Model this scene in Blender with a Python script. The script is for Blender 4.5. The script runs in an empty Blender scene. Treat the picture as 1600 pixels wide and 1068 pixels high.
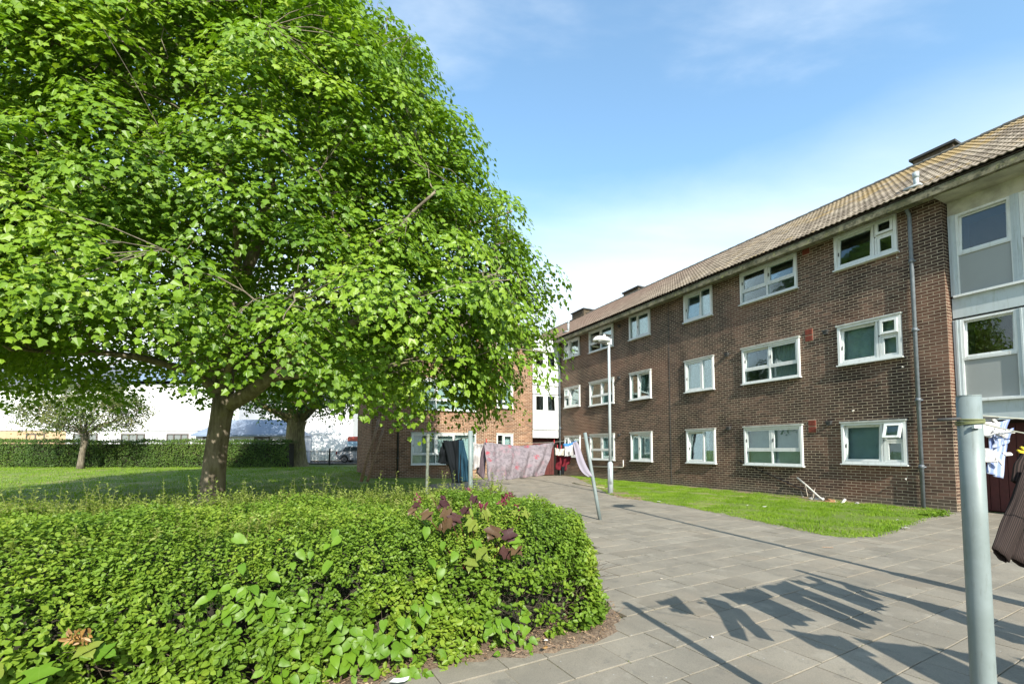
import bpy, math, random
import numpy as np
from mathutils import Vector, Matrix, noise as mnoise

R = math.radians
rng = np.random.default_rng(7)
random.seed(7)
SC = bpy.context.scene
COL = SC.collection

# ------------------------------------------------------------------ camera
H = 1.45                      # eye height
F = 711.0                     # focal length in photo pixels (photo 1600 wide)
PT = math.atan(.055)          # slight upward pitch
CY = 702.0 - F * math.tan(PT)
cam = bpy.data.cameras.new('camera')
cam.sensor_width = 36.0
cam.lens = 36.0 * F / 1600.0
cam.shift_y = (CY - 534.0) / 1600.0
cam.clip_start = .05
cam.clip_end = 3000
camo = bpy.data.objects.new('camera', cam)
camo.location = (0, 0, H)
camo.rotation_euler = (R(90) + PT, 0, 0)
COL.objects.link(camo)
SC.camera = camo

# ------------------------------------------------------------------ light
SUN_DIR = Vector((.28, -.96, .62)).normalized()      # towards the sun
SUN_EL = math.asin(SUN_DIR.z)
SUN_AZ = math.atan2(SUN_DIR.x, SUN_DIR.y)
w_ = bpy.data.worlds.new('World')
SC.world = w_
w_.use_nodes = True
nt = w_.node_tree
nt.nodes.clear()
def WN(t, **k):
    n = nt.nodes.new(t)
    for a, b in k.items(): setattr(n, a, b)
    return n
out = WN('ShaderNodeOutputWorld'); bg = WN('ShaderNodeBackground')
sky = WN('ShaderNodeTexSky', sky_type='NISHITA')
sky.sun_disc = False
sky.sun_elevation = SUN_EL
sky.sun_rotation = SUN_AZ
sky.air_density = 1.0; sky.dust_density = .6; sky.ozone_density = 1.6
tc = WN('ShaderNodeTexCoord'); sep = WN('ShaderNodeSeparateXYZ')
nt.links.new(tc.outputs['Generated'], sep.inputs[0])
def wm(op, a, b=None, c=None, clamp=False):
    n = WN('ShaderNodeMath', operation=op); n.use_clamp = clamp
    for i, v in enumerate((a, b, c)):
        if v is None: continue
        if isinstance(v, (int, float)): n.inputs[i].default_value = v
        else: nt.links.new(v, n.inputs[i])
    return n.outputs[0]
zc = wm('MAXIMUM', sep.outputs[2], 0.0)
inv = wm('DIVIDE', 1.0, wm('ADD', zc, .12))
cmb = WN('ShaderNodeCombineXYZ')
nt.links.new(wm('MULTIPLY', sep.outputs[0], inv), cmb.inputs[0])
nt.links.new(wm('MULTIPLY', sep.outputs[1], inv), cmb.inputs[1])
mp = WN('ShaderNodeMapping'); mp.inputs['Scale'].default_value = (.75, 1.5, 1.0)
mp.inputs['Rotation'].default_value = (0, 0, R(-12)); mp.inputs['Location'].default_value = (3.1, .35, 0)
nt.links.new(cmb.outputs[0], mp.inputs[0])
nz = WN('ShaderNodeTexNoise'); nz.inputs['Scale'].default_value = 1.15
nz.inputs['Detail'].default_value = 7; nz.inputs['Roughness'].default_value = .56
nz.inputs['Distortion'].default_value = .35
nt.links.new(mp.outputs[0], nz.inputs['Vector'])
mr = WN('ShaderNodeMapRange'); mr.interpolation_type = 'SMOOTHSTEP'
nt.links.new(nz.outputs[0], mr.inputs[0])
mr.inputs[1].default_value = .47; mr.inputs[2].default_value = .74
mr.inputs[3].default_value = .05; mr.inputs[4].default_value = .42
# thin bright veil of cloud that thickens towards the horizon all round
mr2 = WN('ShaderNodeMapRange'); mr2.interpolation_type = 'SMOOTHSTEP'
nt.links.new(wm('ADD', sep.outputs[2], wm('MULTIPLY', wm('SUBTRACT', nz.outputs[0], .5), -.22)), mr2.inputs[0])
mr2.inputs[1].default_value = .60; mr2.inputs[2].default_value = .19
mr2.inputs[3].default_value = 0; mr2.inputs[4].default_value = .97
fac = wm('MAXIMUM', mr.outputs[0], mr2.outputs[0], clamp=True)
mx = WN('ShaderNodeMixRGB')
nt.links.new(fac, mx.inputs[0]); 
tint = WN('ShaderNodeMixRGB'); tint.blend_type = 'MULTIPLY'; tint.inputs[0].default_value = 1
tint.inputs[2].default_value = (.86, 1.09, 1.07, 1)
nt.links.new(sky.outputs[0], tint.inputs[1])
nt.links.new(tint.outputs[0], mx.inputs[1])
mx.inputs[2].default_value = (4.1, 4.35, 4.5, 1)
nt.links.new(mx.outputs[0], bg.inputs[0]); bg.inputs[1].default_value = .145
nt.links.new(bg.outputs[0], out.inputs[0])

sl = bpy.data.lights.new('sun', 'SUN')
sl.energy = 4.1; sl.angle = R(.5); sl.color = (1.0, .93, .82)
so = bpy.data.objects.new('sun', sl)
so.rotation_euler = SUN_DIR.to_track_quat('Z', 'Y').to_euler()
so.location = (5, -10, 20)
COL.objects.link(so)
SC.view_settings.view_transform = 'Standard'
SC.view_settings.look = 'None'
SC.view_settings.exposure = 1.2
SC.view_settings.gamma = 1
SC.view_settings.use_curve_mapping = False
SC.cycles.max_bounces = 6
SC.cycles.transparent_max_bounces = 12

# ------------------------------------------------------------------ survey helpers
CP, SP = math.cos(PT), math.sin(PT)
def ray(px, py):
    x = (px - 800) / F; u = (CY - py) / F
    return Vector((x, CP - u * SP, SP + u * CP))
def ground(px, py, z=0.0):
    d = ray(px, py); t = (z - H) / d.z
    return Vector((0, 0, H)) + d * t
def at(px, py, Y):
    d = ray(px, py); return Vector((0, 0, H)) + d * (Y / d.y)
def proj(X, Y, Z):
    Z = Z - H; d = Y * CP + Z * SP; u = -Y * SP + Z * CP
    return 800 + F * X / d, CY - F * u / d
O2 = Vector((10.087, 10.400)); DV = Vector((-.44516, .89545)); NV = Vector((-.89545, -.44516))
ANG = math.atan2(DV.y, DV.x)
def W(s, n, z=0.0):
    p = O2 + DV * s + NV * n; return Vector((p.x, p.y, z))
def SN(x, y):
    p = Vector((x, y)) - O2; return p.dot(DV), p.dot(NV)
def sstep(a, b, x):
    t = np.clip((x - a) / (b - a), 0, 1); return t * t * (3 - 2 * t)
def gz(x, y):
    return .3 * sstep(13, 29, y) * sstep(-1.5, -7, x) - 0.0

# ------------------------------------------------------------------ object helpers
class MB:
    def __init__(s): s.v = []; s.f = []; s.m = []
    def add(s, vs, fs, mi=0):
        b = len(s.v); s.v.extend([tuple(v) for v in vs]); s.f.extend([tuple(i + b for i in f) for f in fs]); s.m.extend([mi] * len(fs)); return s
    def box(s, x0, y0, z0, x1, y1, z1, mi=0, T=None, skip=''):
        v = [(x0,y0,z0),(x1,y0,z0),(x1,y1,z0),(x0,y1,z0),(x0,y0,z1),(x1,y0,z1),(x1,y1,z1),(x0,y1,z1)]
        if T is not None: v = [T @ Vector(p) for p in v]
        F_ = {'b':(0,3,2,1),'t':(4,5,6,7),'f':(0,1,5,4),'r':(1,2,6,5),'k':(2,3,7,6),'l':(3,0,4,7)}
        return s.add(v, [f for k, f in F_.items() if k not in skip], mi)
    def cbox(s, x0, y0, z0, x1, y1, z1, c, mi=0, T=None):
        """box with chamfered vertical + top edges"""
        def ring(i, z): return [(x0+i,y0,z),(x1-i,y0,z),(x1,y0+i,z),(x1,y1-i,z),(x1-i,y1,z),(x0+i,y1,z),(x0,y1-i,z),(x0,y0+i,z)]
        v = ring(c, z0) + ring(c, z1 - c)
        d = c
        v += [(x0+d+c*.5,y0+d*.6,z1),(x1-d-c*.5,y0+d*.6,z1),(x1-d*.6,y0+d+c*.5,z1),(x1-d*.6,y1-d-c*.5,z1),(x1-d-c*.5,y1-d*.6,z1),(x0+d+c*.5,y1-d*.6,z1),(x0+d*.6,y1-d-c*.5,z1),(x0+d*.6,y0+d+c*.5,z1)]
        if T is not None: v = [T @ Vector(p) for p in v]
        fs = [tuple(reversed(range(8))), tuple(range(16, 24))]
        for k in range(8):
            j = (k + 1) % 8
            fs += [(k, j, 8 + j, 8 + k), (8 + k, 8 + j, 16 + j, 16 + k)]
        return s.add(v, fs, mi)
    def tube(s, pts, rad, n=8, mi=0, caps=True, flat=1.0):
        pts = [Vector(p) for p in pts]
        if not hasattr(rad, '__len__'): rad = [rad] * len(pts)
        vs = []; prev = None
        for i, p in enumerate(pts):
            a = pts[max(i - 1, 0)]; b = pts[min(i + 1, len(pts) - 1)]
            t = (b - a).normalized() if (b - a).length > 1e-9 else Vector((0, 0, 1))
            if prev is None:
                x = t.orthogonal().normalized()
            else:
                x = (prev - t * prev.dot(t)); x = x.normalized() if x.length > 1e-6 else t.orthogonal().normalized()
            prev = x; y = t.cross(x)
            for k in range(n):
                q = 2 * math.pi * k / n
                vs.append(p + (x * math.cos(q) + y * math.sin(q) * flat) * rad[i])
        fs = []
        for i in range(len(pts) - 1):
            for k in range(n):
                j = (k + 1) % n
                fs.append((i*n+k, i*n+j, (i+1)*n+j, (i+1)*n+k))
        if caps:
            fs.append(tuple(reversed(range(n)))); fs.append(tuple((len(pts)-1)*n + k for k in range(n)))
        return s.add(vs, fs, mi)
    def lathe(s, prof, n=16, c=(0, 0, 0), mi=0):
        vs = []
        for r, z in prof:
            for k in range(n):
                q = 2 * math.pi * k / n; vs.append((c[0] + r * math.cos(q), c[1] + r * math.sin(q), c[2] + z))
        fs = [(i*n+k, i*n+(k+1)%n, (i+1)*n+(k+1)%n, (i+1)*n+k) for i in range(len(prof)-1) for k in range(n)]
        fs.append(tuple(reversed(range(n)))); fs.append(tuple((len(prof)-1)*n + k for k in range(n)))
        return s.add(vs, fs, mi)
    def mesh(s, name, mats, smooth=False):
        me = bpy.data.meshes.new(name)
        me.from_pydata(s.v, [], s.f)
        for m in (mats if isinstance(mats, (list, tuple)) else [mats]): me.materials.append(m)
        if any(s.m): me.polygons.foreach_set('material_index', s.m)
        me.polygons.foreach_set('use_smooth', [bool(smooth)] * len(s.f))
        me.update()
        return me
def link(name, me, parent=None, loc=None, rotz=0.0, **props):
    o = bpy.data.objects.new(name, me); COL.objects.link(o)
    if parent is not None: o.parent = parent
    if loc is not None: o.location = loc
    o.rotation_euler = (0, 0, rotz)
    for k, v in props.items(): o[k] = v
    return o
def thing(name, label, cat, loc=(0, 0, 0), rotz=0.0, group=None):
    o = link(name, None, None, loc, rotz, label=label, category=cat)
    if group: o['group'] = group
    return o
def rebase(me, loc):
    me.transform(Matrix.Translation(-Vector(loc))); return me
def single(name, mb, mats, label, cat, loc=(0,0,0), group=None, smooth=False, rotz=0.0):
    """a thing that is one mesh; geometry given in local coordinates"""
    o = link(name, mb if isinstance(mb, bpy.types.Mesh) else mb.mesh(name, mats, smooth), None, loc, rotz, label=label, category=cat)
    if group: o['group'] = group
    return o
def np_mesh(name, V, faces, mat, rnd=None, smooth=False, nper=None):
    """V (N,3); faces (F,k) or list of such arrays"""
    me = bpy.data.meshes.new(name)
    if not isinstance(faces, list): faces = [faces]
    nl = sum(f.size for f in faces); nf = sum(len(f) for f in faces)
    me.vertices.add(len(V)); me.vertices.foreach_set('co', np.ascontiguousarray(V, dtype=np.float32).ravel())
    me.loops.add(nl); me.loops.foreach_set('vertex_index', np.concatenate([f.ravel() for f in faces]).astype(np.int32))
    me.polygons.add(nf)
    tot = np.concatenate([np.full(len(f), f.shape[1]) for f in faces])
    st = np.concatenate([[0], np.cumsum(tot)[:-1]]).astype(np.int32)
    me.polygons.foreach_set('loop_start', st)
    me.polygons.foreach_set('use_smooth', np.full(nf, bool(smooth)))
    me.materials.append(mat)
    me.update(calc_edges=True)
    if rnd is not None:
        a = me.attributes.new('rnd', 'FLOAT', 'POINT'); a.data.foreach_set('value', np.ascontiguousarray(rnd, dtype=np.float32))
    return me

# leaf templates : verts, faces (list of equal-length index tuples)
MAPLE_V = np.array([(0,0,0),(0,1,-.20),(.42,-.02,-.08),(.36,.23,-.07),(.54,.46,-.18),(.30,.62,-.09),(-.40,.0,-.10),(-.36,.23,-.07),(-.54,.46,-.18),(-.30,.62,-.09)], float)
MAPLE_F = np.array([(0,2,3,4,5,1),(0,1,9,8,7,6)])
OVAL_V = np.array([(0,0,0),(0,1,-.12),(.27,.35,.07),(.22,.72,.03),(-.27,.35,.07),(-.22,.72,.03)], float)
OVAL_F = np.array([(0,2,3,1),(0,1,5,4)])
DIAM_V = np.array([(0,0,0),(.3,.5,.05),(0,1,-.06),(-.3,.5,.05)], float)
DIAM_F = np.array([(0,1,2,3)])
def nrmz(a): return a / np.maximum(np.linalg.norm(a, axis=1, keepdims=True), 1e-9)
def scatter(P, Nn, T, S, tv, tf, aspect=1.0):
    z = nrmz(Nn); y = nrmz(T - (T * z).sum(1, keepdims=True) * z); x = np.cross(y, z)
    n, k = len(P), len(tv)
    V = P[:, None, :] + S[:, None, None] * (tv[None, :, 0:1] * aspect * x[:, None, :] + tv[None, :, 1:2] * y[:, None, :] + tv[None, :, 2:3] * z[:, None, :])
    Fc = (tf[None, :, :] + (np.arange(n) * k)[:, None, None]).reshape(-1, tf.shape[1])
    return V.reshape(-1, 3), Fc

# ------------------------------------------------------------------ materials
def new_mat(name):
    m = bpy.data.materials.new(name); m.use_nodes = True
    t = m.node_tree; b = t.nodes['Principled BSDF']
    return m, t, b
def node(t, ty, ins=None, **k):
    n = t.nodes.new(ty)
    for a, v in k.items(): setattr(n, a, v)
    for a, v in (ins or {}).items():
        if isinstance(v, bpy.types.NodeSocket): t.links.new(v, n.inputs[a])
        else: n.inputs[a].default_value = v
    return n
def c4(c): return (c[0], c[1], c[2], 1)
def ramp(t, fac, stops, interp='LINEAR'):
    n = t.nodes.new('ShaderNodeValToRGB'); n.color_ramp.interpolation = interp
    e = n.color_ramp.elements
    while len(e) < len(stops): e.new(.5)
    for i, (p, c) in enumerate(stops): e[i].position = p; e[i].color = c4(c)
    t.links.new(fac, n.inputs[0]); return n.outputs[0]
def mixc(t, fac, a, b, mode='MIX'):
    n = t.nodes.new('ShaderNodeMixRGB'); n.blend_type = mode
    for i, v in enumerate((fac, a, b)):
        if isinstance(v, bpy.types.NodeSocket): t.links.new(v, n.inputs[i])
        elif isinstance(v, (int, float)): n.inputs[i].default_value = v
        else: n.inputs[i].default_value = c4(v)
    return n.outputs[0]
def mth(t, op, a, b=0.0, clamp=False):
    n = t.nodes.new('ShaderNodeMath'); n.operation = op; n.use_clamp = clamp
    for i, v in enumerate((a, b)):
        if isinstance(v, bpy.types.NodeSocket): t.links.new(v, n.inputs[i])
        else: n.inputs[i].default_value = v
    return n.outputs[0]
def noise_(t, scale, detail=4, rough=.55, vec=None, dist=0.0):
    n = node(t, 'ShaderNodeTexNoise', {'Scale': scale, 'Detail': detail, 'Roughness': rough, 'Distortion': dist})
    if vec is None: vec = node(t, 'ShaderNodeTexCoord').outputs['Object']
    t.links.new(vec, n.inputs['Vector']); return n.outputs[0]
def pos(t): return node(t, 'ShaderNodeNewGeometry').outputs['Position']
def mrange(t, v, a, b, c=0.0, d=1.0):
    n = node(t, 'ShaderNodeMapRange', {1: a, 2: b, 3: c, 4: d}); n.interpolation_type = 'SMOOTHSTEP'
    t.links.new(v, n.inputs[0]); return n.outputs[0]
def bump(t, b, h, strength, dist=.01):
    n = node(t, 'ShaderNodeBump', {'Strength': strength, 'Distance': dist, 'Height': h}); t.links.new(n.outputs[0], b.inputs['Normal'])
def streaked(name, col, dirt):
    m, t, b = new_mat(name); p = pos(t)
    mp_ = node(t, 'ShaderNodeMapping', {'Scale': (1, 1, .14)}); t.links.new(p, mp_.inputs[0])
    c = mixc(t, mrange(t, noise_(t, 14, 5, .7, mp_.outputs[0]), .5, .72, 0, .55), col, dirt)
    c = mixc(t, mrange(t, noise_(t, 5, 5, .65, p), .5, .7, 0, .35), c, tuple(x * .72 for x in col))
    t.links.new(c, b.inputs['Base Color']); b.inputs['Roughness'].default_value = .5; return m
def simple(name, col, rough=.6, var=.12, scale=6.0, metal=0.0, bmp=0.0, col2=None, spec=.5):
    m, t, b = new_mat(name)
    c2 = col2 or tuple(max(0, c * (1 - var * 2)) for c in col)
    p = pos(t)
    f = mrange(t, noise_(t, scale, 5, .6, p), .3, .7)
    t.links.new(mixc(t, f, col, c2), b.inputs['Base Color'])
    b.inputs['Roughness'].default_value = rough; b.inputs['Metallic'].default_value = metal
    b.inputs['Specular IOR Level'].default_value = spec
    if bmp: bump(t, b, noise_(t, scale * 6, 5, .6, p), bmp)
    return m
def leaf_mat(name, cols, trans=.35, rough=.45, patch=.5, spec=.35, pscale=.9):
    m, t, b = new_mat(name)
    at_ = node(t, 'ShaderNodeAttribute', attribute_name='rnd').outputs['Fac']
    p = noise_(t, pscale, 2, .5, pos(t))
    f = mth(t, 'ADD', mth(t, 'MULTIPLY', at_, 1 - patch), mth(t, 'MULTIPLY', mrange(t, p, .3, .7), patch))
    c = ramp(t, f, cols)
    t.links.new(c, b.inputs['Base Color']); b.inputs['Roughness'].default_value = rough
    b.inputs['Specular IOR Level'].default_value = spec
    tr = node(t, 'ShaderNodeBsdfTranslucent'); t.links.new(mixc(t, 1.0, c, (1.25, 1.3, .55), 'MULTIPLY'), tr.inputs[0])
    mxs = node(t, 'ShaderNodeMixShader', {0: trans}); t.links.new(b.outputs[0], mxs.inputs[1]); t.links.new(tr.outputs[0], mxs.inputs[2])
    t.links.new(mxs.outputs[0], t.nodes['Material Output'].inputs[0])
    return m

def brick_mat(name, stops, grime=.6):
    m, t, b = new_mat(name)
    g = node(t, 'ShaderNodeNewGeometry'); oi = node(t, 'ShaderNodeObjectInfo')
    r = mth(t, 'FRACT', mth(t, 'ADD', g.outputs['Random Per Island'], oi.outputs['Random']))
    p = g.outputs['Position']
    c = ramp(t, r, stops)
    fine = noise_(t, 60, 4, .7, p)
    c = mixc(t, .35, c, ramp(t, fine, [(.3, (.35, .35, .35)), (.7, (1, 1, 1))]), 'MULTIPLY')
    mp_ = node(t, 'ShaderNodeMapping', {'Scale': (1, 1, .55)}); t.links.new(p, mp_.inputs[0])
    gr = mrange(t, noise_(t, .9, 6, .62, mp_.outputs[0]), .42, .62, 1.0, 1 - grime)
    sc = node(t, 'ShaderNodeVectorMath', operation='SCALE'); t.links.new(c, sc.inputs[0]); t.links.new(gr, sc.inputs['Scale'])
    warm = mrange(t, noise_(t, .45, 3, .5, p), .5, .68)
    c = mixc(t, mth(t, 'MULTIPLY', warm, .35), sc.outputs[0], (.23, .11, .07))
    zs = node(t, 'ShaderNodeSeparateXYZ'); t.links.new(p, zs.inputs[0])
    low = mth(t, 'MULTIPLY', mrange(t, mth(t, 'ADD', zs.outputs[2], mth(t, 'MULTIPLY', noise_(t, 1.4, 4, .6, p), -.5)), .15, -.15), .55)
    c = mixc(t, low, c, (.10, .095, .07))
    t.links.new(c, b.inputs['Base Color']); b.inputs['Roughness'].default_value = .86
    b.inputs['Specular IOR Level'].default_value = .25
    bump(t, b, fine, .25, .002)
    return m
BRICK = brick_mat('brown_brick', [(0, (.065, .042, .031)), (.3, (.090, .056, .041)), (.62, (.115, .071, .052)), (.86, (.145, .088, .063)), (1, (.185, .11, .078))])
BRICKO = brick_mat('orange_brick', [(0, (.13, .065, .038)), (.4, (.2, .10, .056)), (.8, (.26, .135, .08)), (1, (.32, .18, .11))], .3)
def mortar_mat():
    m, t, b = new_mat('mortar'); p = pos(t)
    c = mixc(t, mrange(t, noise_(t, 1.0, 6, .6, p), .38, .64), (.47, .39, .28), (.33, .27, .20))
    t.links.new(c, b.inputs['Base Color']); b.inputs['Roughness'].default_value = .95
    bump(t, b, noise_(t, 90, 3, .6, p), .2, .002); return m
MORTAR = mortar_mat()
WHITE = streaked('white_upvc', (.62, .65, .64), (.40, .41, .36))
WHITEDIRTY = simple('weathered_white_frame', (.44, .47, .44), .55, .16, 5.0)
WHITEPANEL = simple('white_cladding', (.74, .76, .77), .5, .05, 2.0)
BLUEPANEL = streaked('pale_blue_painted_timber', (.42, .475, .49), (.27, .31, .27))
CREAM = simple('cream_paint', (.47, .46, .36), .6, .2, 3.0)
GREYPANEL = simple('grey_infill_panel', (.27, .29, .285), .45, .03, 1.2)
SOFFIT = simple('mossy_concrete_soffit', (.27, .26, .17), .9, .3, 3.0, bmp=.3, col2=(.10, .11, .05))
def fascia_mat():
    m, t, b = new_mat('mossy_concrete_gutter'); p = pos(t)
    c = mixc(t, mrange(t, noise_(t, 2.2, 6, .7, p), .38, .62), (.20, .185, .12), (.075, .075, .035))
    c = mixc(t, mrange(t, noise_(t, 7, 6, .75, p), .5, .62, 0, .8), c, (.035, .038, .022))
    c = mixc(t, mrange(t, noise_(t, 5, 5, .7, mth_off(t, p)), .56, .68, 0, .7), c, (.24, .25, .10))
    t.links.new(c, b.inputs['Base Color']); b.inputs['Roughness'].default_value = .92
    bump(t, b, noise_(t, 22, 6, .75, p), .8, .02); return m
def mth_off(t, p):
    n = node(t, 'ShaderNodeMapping', {'Location': (7.3, 2.1, 4.4)}); t.links.new(p, n.inputs[0]); return n.outputs[0]
FASCIA = fascia_mat()
PIPEGREY = simple('grey_downpipe', (.14, .165, .185), .45, .15, 8.0)
def pole_mat():
    m, t, b = new_mat('pale_blue_grey_paint'); p = pos(t)
    c = mixc(t, mrange(t, noise_(t, 6, 5, .6, p), .35, .65), (.185, .225, .225), (.155, .19, .185))
    mp_ = node(t, 'ShaderNodeMapping', {'Scale': (1, 1, .12)}); t.links.new(p, mp_.inputs[0])
    c = mixc(t, mrange(t, noise_(t, 60, 5, .7, mp_.outputs[0]), .56, .7, 0, .5), c, (.10, .115, .10))
    chip = mrange(t, noise_(t, 55, 3, .8, p), .70, .74)
    c = mixc(t, chip, c, (.13, .085, .06))
    c = mixc(t, mrange(t, noise_(t, 38, 3, .8, p), .70, .75, 0, .8), c, (.34, .37, .36))
    t.links.new(c, b.inputs['Base Color']); b.inputs['Roughness'].default_value = .5
    bump(t, b, noise_(t, 30, 5, .7, p), .12, .004); return m
POLEBLUE = pole_mat()
POLEMOSS = simple('mossy_pole_paint', (.06, .07, .05), .8, .3, 18.0, col2=(.15, .17, .14), bmp=.3)
GALV = simple('lamp_post_paint', (.37, .42, .44), .45, .07, 4.0)
LAMPWHITE = simple('lamp_head_white', (.72, .73, .70), .4, .05, 4.0)
DARKMETAL = simple('black_railing_paint', (.012, .012, .014), .5, .1)
REDDOOR = simple('dark_red_boarding', (.085, .016, .014), .6, .15, 5.0)
REDAIR = simple('terracotta_airbrick', (.22, .05, .03), .8, .15, 20.0, bmp=.3)
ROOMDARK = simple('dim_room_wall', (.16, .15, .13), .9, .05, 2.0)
NETCURT = simple('grey_net_curtain', (.48, .52, .51), .9, .03, 2.0)
BLINDTEAL = simple('obscured_glass_teal', (.44, .52, .54), .5, .08, 3.0)
BLUECURT = simple('pale_blue_curtain', (.25, .33, .42), .9, .15, 9.0)
CHIMB = simple('chimney_brick', (.10, .075, .045), .9, .3, 9.0, bmp=.4)
LEAD = simple('lead_dark_cap', (.045, .047, .046), .7, .15)
BROWNWOOD = simple('weathered_timber', (.38, .25, .16), .8, .25, 12.0, bmp=.3)
STONE = simple('broken_pale_rubble', (.42, .40, .37), .9, .2, 15.0, bmp=.4)
BONE = simple('bleached_branch', (.50, .44, .36), .85, .15, 20.0)
PLASTICW = simple('white_plastic_pipe', (.62, .60, .54), .45, .08, 8.0)
CORD = simple('olive_nylon_cord', (.17, .19, .08), .7, .15, 30.0)
LINE = simple('washing_line', (.32, .33, .27), .6, .1, 30.0)
def glass_mat(name, tint_, g=.02):
    m, t, b = new_mat(name)
    t.nodes.remove(b)
    lw = node(t, 'ShaderNodeFresnel', {'IOR': 1.55})
    tr = node(t, 'ShaderNodeBsdfTransparent', {0: c4(tint_)})
    gl = node(t, 'ShaderNodeBsdfGlossy', {0: (.95, 1, 1, 1), 'Roughness': .015})
    bm = node(t, 'ShaderNodeBump', {'Strength': .05, 'Distance': .02, 'Height': noise_(t, 1.6, 1, .4, pos(t))})
    t.links.new(bm.outputs[0], gl.inputs['Normal'])
    mx_ = node(t, 'ShaderNodeMixShader'); t.links.new(mth(t, 'MINIMUM', mth(t, 'ADD', mth(t, 'MULTIPLY', lw.outputs[0], .7), g), 1.0), mx_.inputs[0])
    t.links.new(tr.outputs[0], mx_.inputs[1]); t.links.new(gl.outputs[0], mx_.inputs[2])
    t.links.new(mx_.outputs[0], t.nodes['Material Output'].inputs[0]); return m
GLASS = glass_mat('window_glass', (.78, .86, .86))

def tile_mat(name, lich=True):
    m, t, b = new_mat(name)
    g = node(t, 'ShaderNodeNewGeometry'); oi = node(t, 'ShaderNodeObjectInfo')
    r = mth(t, 'FRACT', mth(t, 'ADD', g.outputs['Random Per Island'], oi.outputs['Random']))
    p = g.outputs['Position']
    c = ramp(t, r, [(0, (.13, .105, .076)), (.5, (.205, .168, .122)), (1, (.29, .245, .185))])
    c = mixc(t, .5, c, ramp(t, noise_(t, 25, 5, .7, p), [(.3, (.5, .5, .5)), (.65, (1.05, 1.05, 1.05))]), 'MULTIPLY')
    # browner, less weathered tiles far along the block
    s_ = node(t, 'ShaderNodeSeparateXYZ'); t.links.new(p, s_.inputs[0])
    c = mixc(t, mrange(t, s_.outputs[1], 16, 26, 0, .75), c, (.15, .095, .07))
    if lich:
        hi = mrange(t, s_.outputs[2], 8.3, 10.4)
        nr = mrange(t, s_.outputs[1], 20, 12)
        ln = noise_(t, .9, 7, .7, p)
        l = mth(t, 'MULTIPLY', mrange(t, mth(t, 'ADD', ln, mth(t, 'MULTIPLY', hi, .17)), .56, .68), nr)
        c = mixc(t, mth(t, 'MULTIPLY', l, .62), c, (.27, .18, .045))
        gn = mrange(t, noise_(t, 3.0, 5, .6, p), .55, .7, 0, .35)
        c = mixc(t, gn, c, (.10, .10, .06))
    t.links.new(c, b.inputs['Base Color']); b.inputs['Roughness'].default_value = .9
    bump(t, b, noise_(t, 50, 4, .6, p), .3, .005); return m
TILE = tile_mat('concrete_roof_tile')

def grass_ground_mat():
    m, t, b = new_mat('lawn_grass'); p = pos(t)
    a = noise_(t, 26, 6, .7, p); l = noise_(t, .35, 5, .6, p)
    c = mixc(t, mrange(t, a, .3, .7), (.12, .185, .022), (.19, .26, .038))
    c = mixc(t, mrange(t, l, .48, .64, 0, .75), c, (.33, .30, .12))
    t.links.new(c, b.inputs['Base Color']); b.inputs['Roughness'].default_value = .9
    bump(t, b, noise_(t, 45, 6, .75, p), 1.0, .05); return m
LAWN = grass_ground_mat()
BLADE = leaf_mat('grass_blades', [(0, (.10, .18, .012)), (.5, (.16, .28, .018)), (.9, (.22, .33, .03)), (1, (.36, .36, .13))], .35, .5, .45, .2, 1.3)
def slab_mat():
    m, t, b = new_mat('paving_slab')
    g = node(t, 'ShaderNodeNewGeometry'); oi = node(t, 'ShaderNodeObjectInfo'); p = g.outputs['Position']
    r = mth(t, 'FRACT', mth(t, 'ADD', g.outputs['Random Per Island'], oi.outputs['Random']))
    c = ramp(t, r, [(0, (.205, .18, .138)), (.15, (.232, .207, .162)), (.8, (.252, .226, .178)), (1, (.28, .252, .20))])
    c = mixc(t, mrange(t, noise_(t, 1.1, 6, .65, p), .35, .68, 0, .6), c, (.14, .13, .105))
    c = mixc(t, .55, c, ramp(t, noise_(t, 130, 3, .8, p), [(.32, (.55, .55, .55)), (.62, (1.12, 1.12, 1.1))]), 'MULTIPLY')
    v = node(t, 'ShaderNodeTexVoronoi', {'Scale': 9.0}); t.links.new(p, v.inputs['Vector'])
    spot = mrange(t, v.outputs[0], .07, .03)
    c = mixc(t, mth(t, 'MULTIPLY', spot, .8), c, (.36, .36, .34))
    c = mixc(t, mrange(t, noise_(t, 3.0, 6, .7, p), .55, .68, 0, .5), c, (.30, .275, .22))
    c = mixc(t, mrange(t, noise_(t, 5.5, 7, .75, p), .56, .66, 0, .45), c, (.105, .10, .085))
    c = mixc(t, mrange(t, noise_(t, .8, 4, .6, p), .52, .7, 0, .35), c, (.25, .205, .15))
    t.links.new(c, b.inputs['Base Color']); b.inputs['Roughness'].default_value = .88
    bump(t, b, noise_(t, 170, 3, .7, p), .35, .004); return m
SLAB = slab_mat()
JOINT = simple('sandy_joint', (.20, .175, .125), .95, .2, 5.0, col2=(.13, .12, .075), bmp=.4)
def soil_mat():
    m, t, b = new_mat('dry_soil_litter'); p = pos(t)
    c = mixc(t, mrange(t, noise_(t, 40, 6, .75, p), .35, .65), (.10, .066, .043), (.25, .185, .125))
    c = mixc(t, mrange(t, noise_(t, 7, 4, .6, p), .5, .65, 0, .6), c, (.21, .15, .10))
    t.links.new(c, b.inputs['Base Color']); b.inputs['Roughness'].default_value = .95
    bump(t, b, noise_(t, 70, 5, .75, p), .9, .02); return m
SOIL = soil_mat()
LITTER = leaf_mat('dead_leaf_litter', [(0, (.10, .06, .035)), (.5, (.24, .155, .09)), (1, (.42, .32, .2))], .1, .8, .2)
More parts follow.
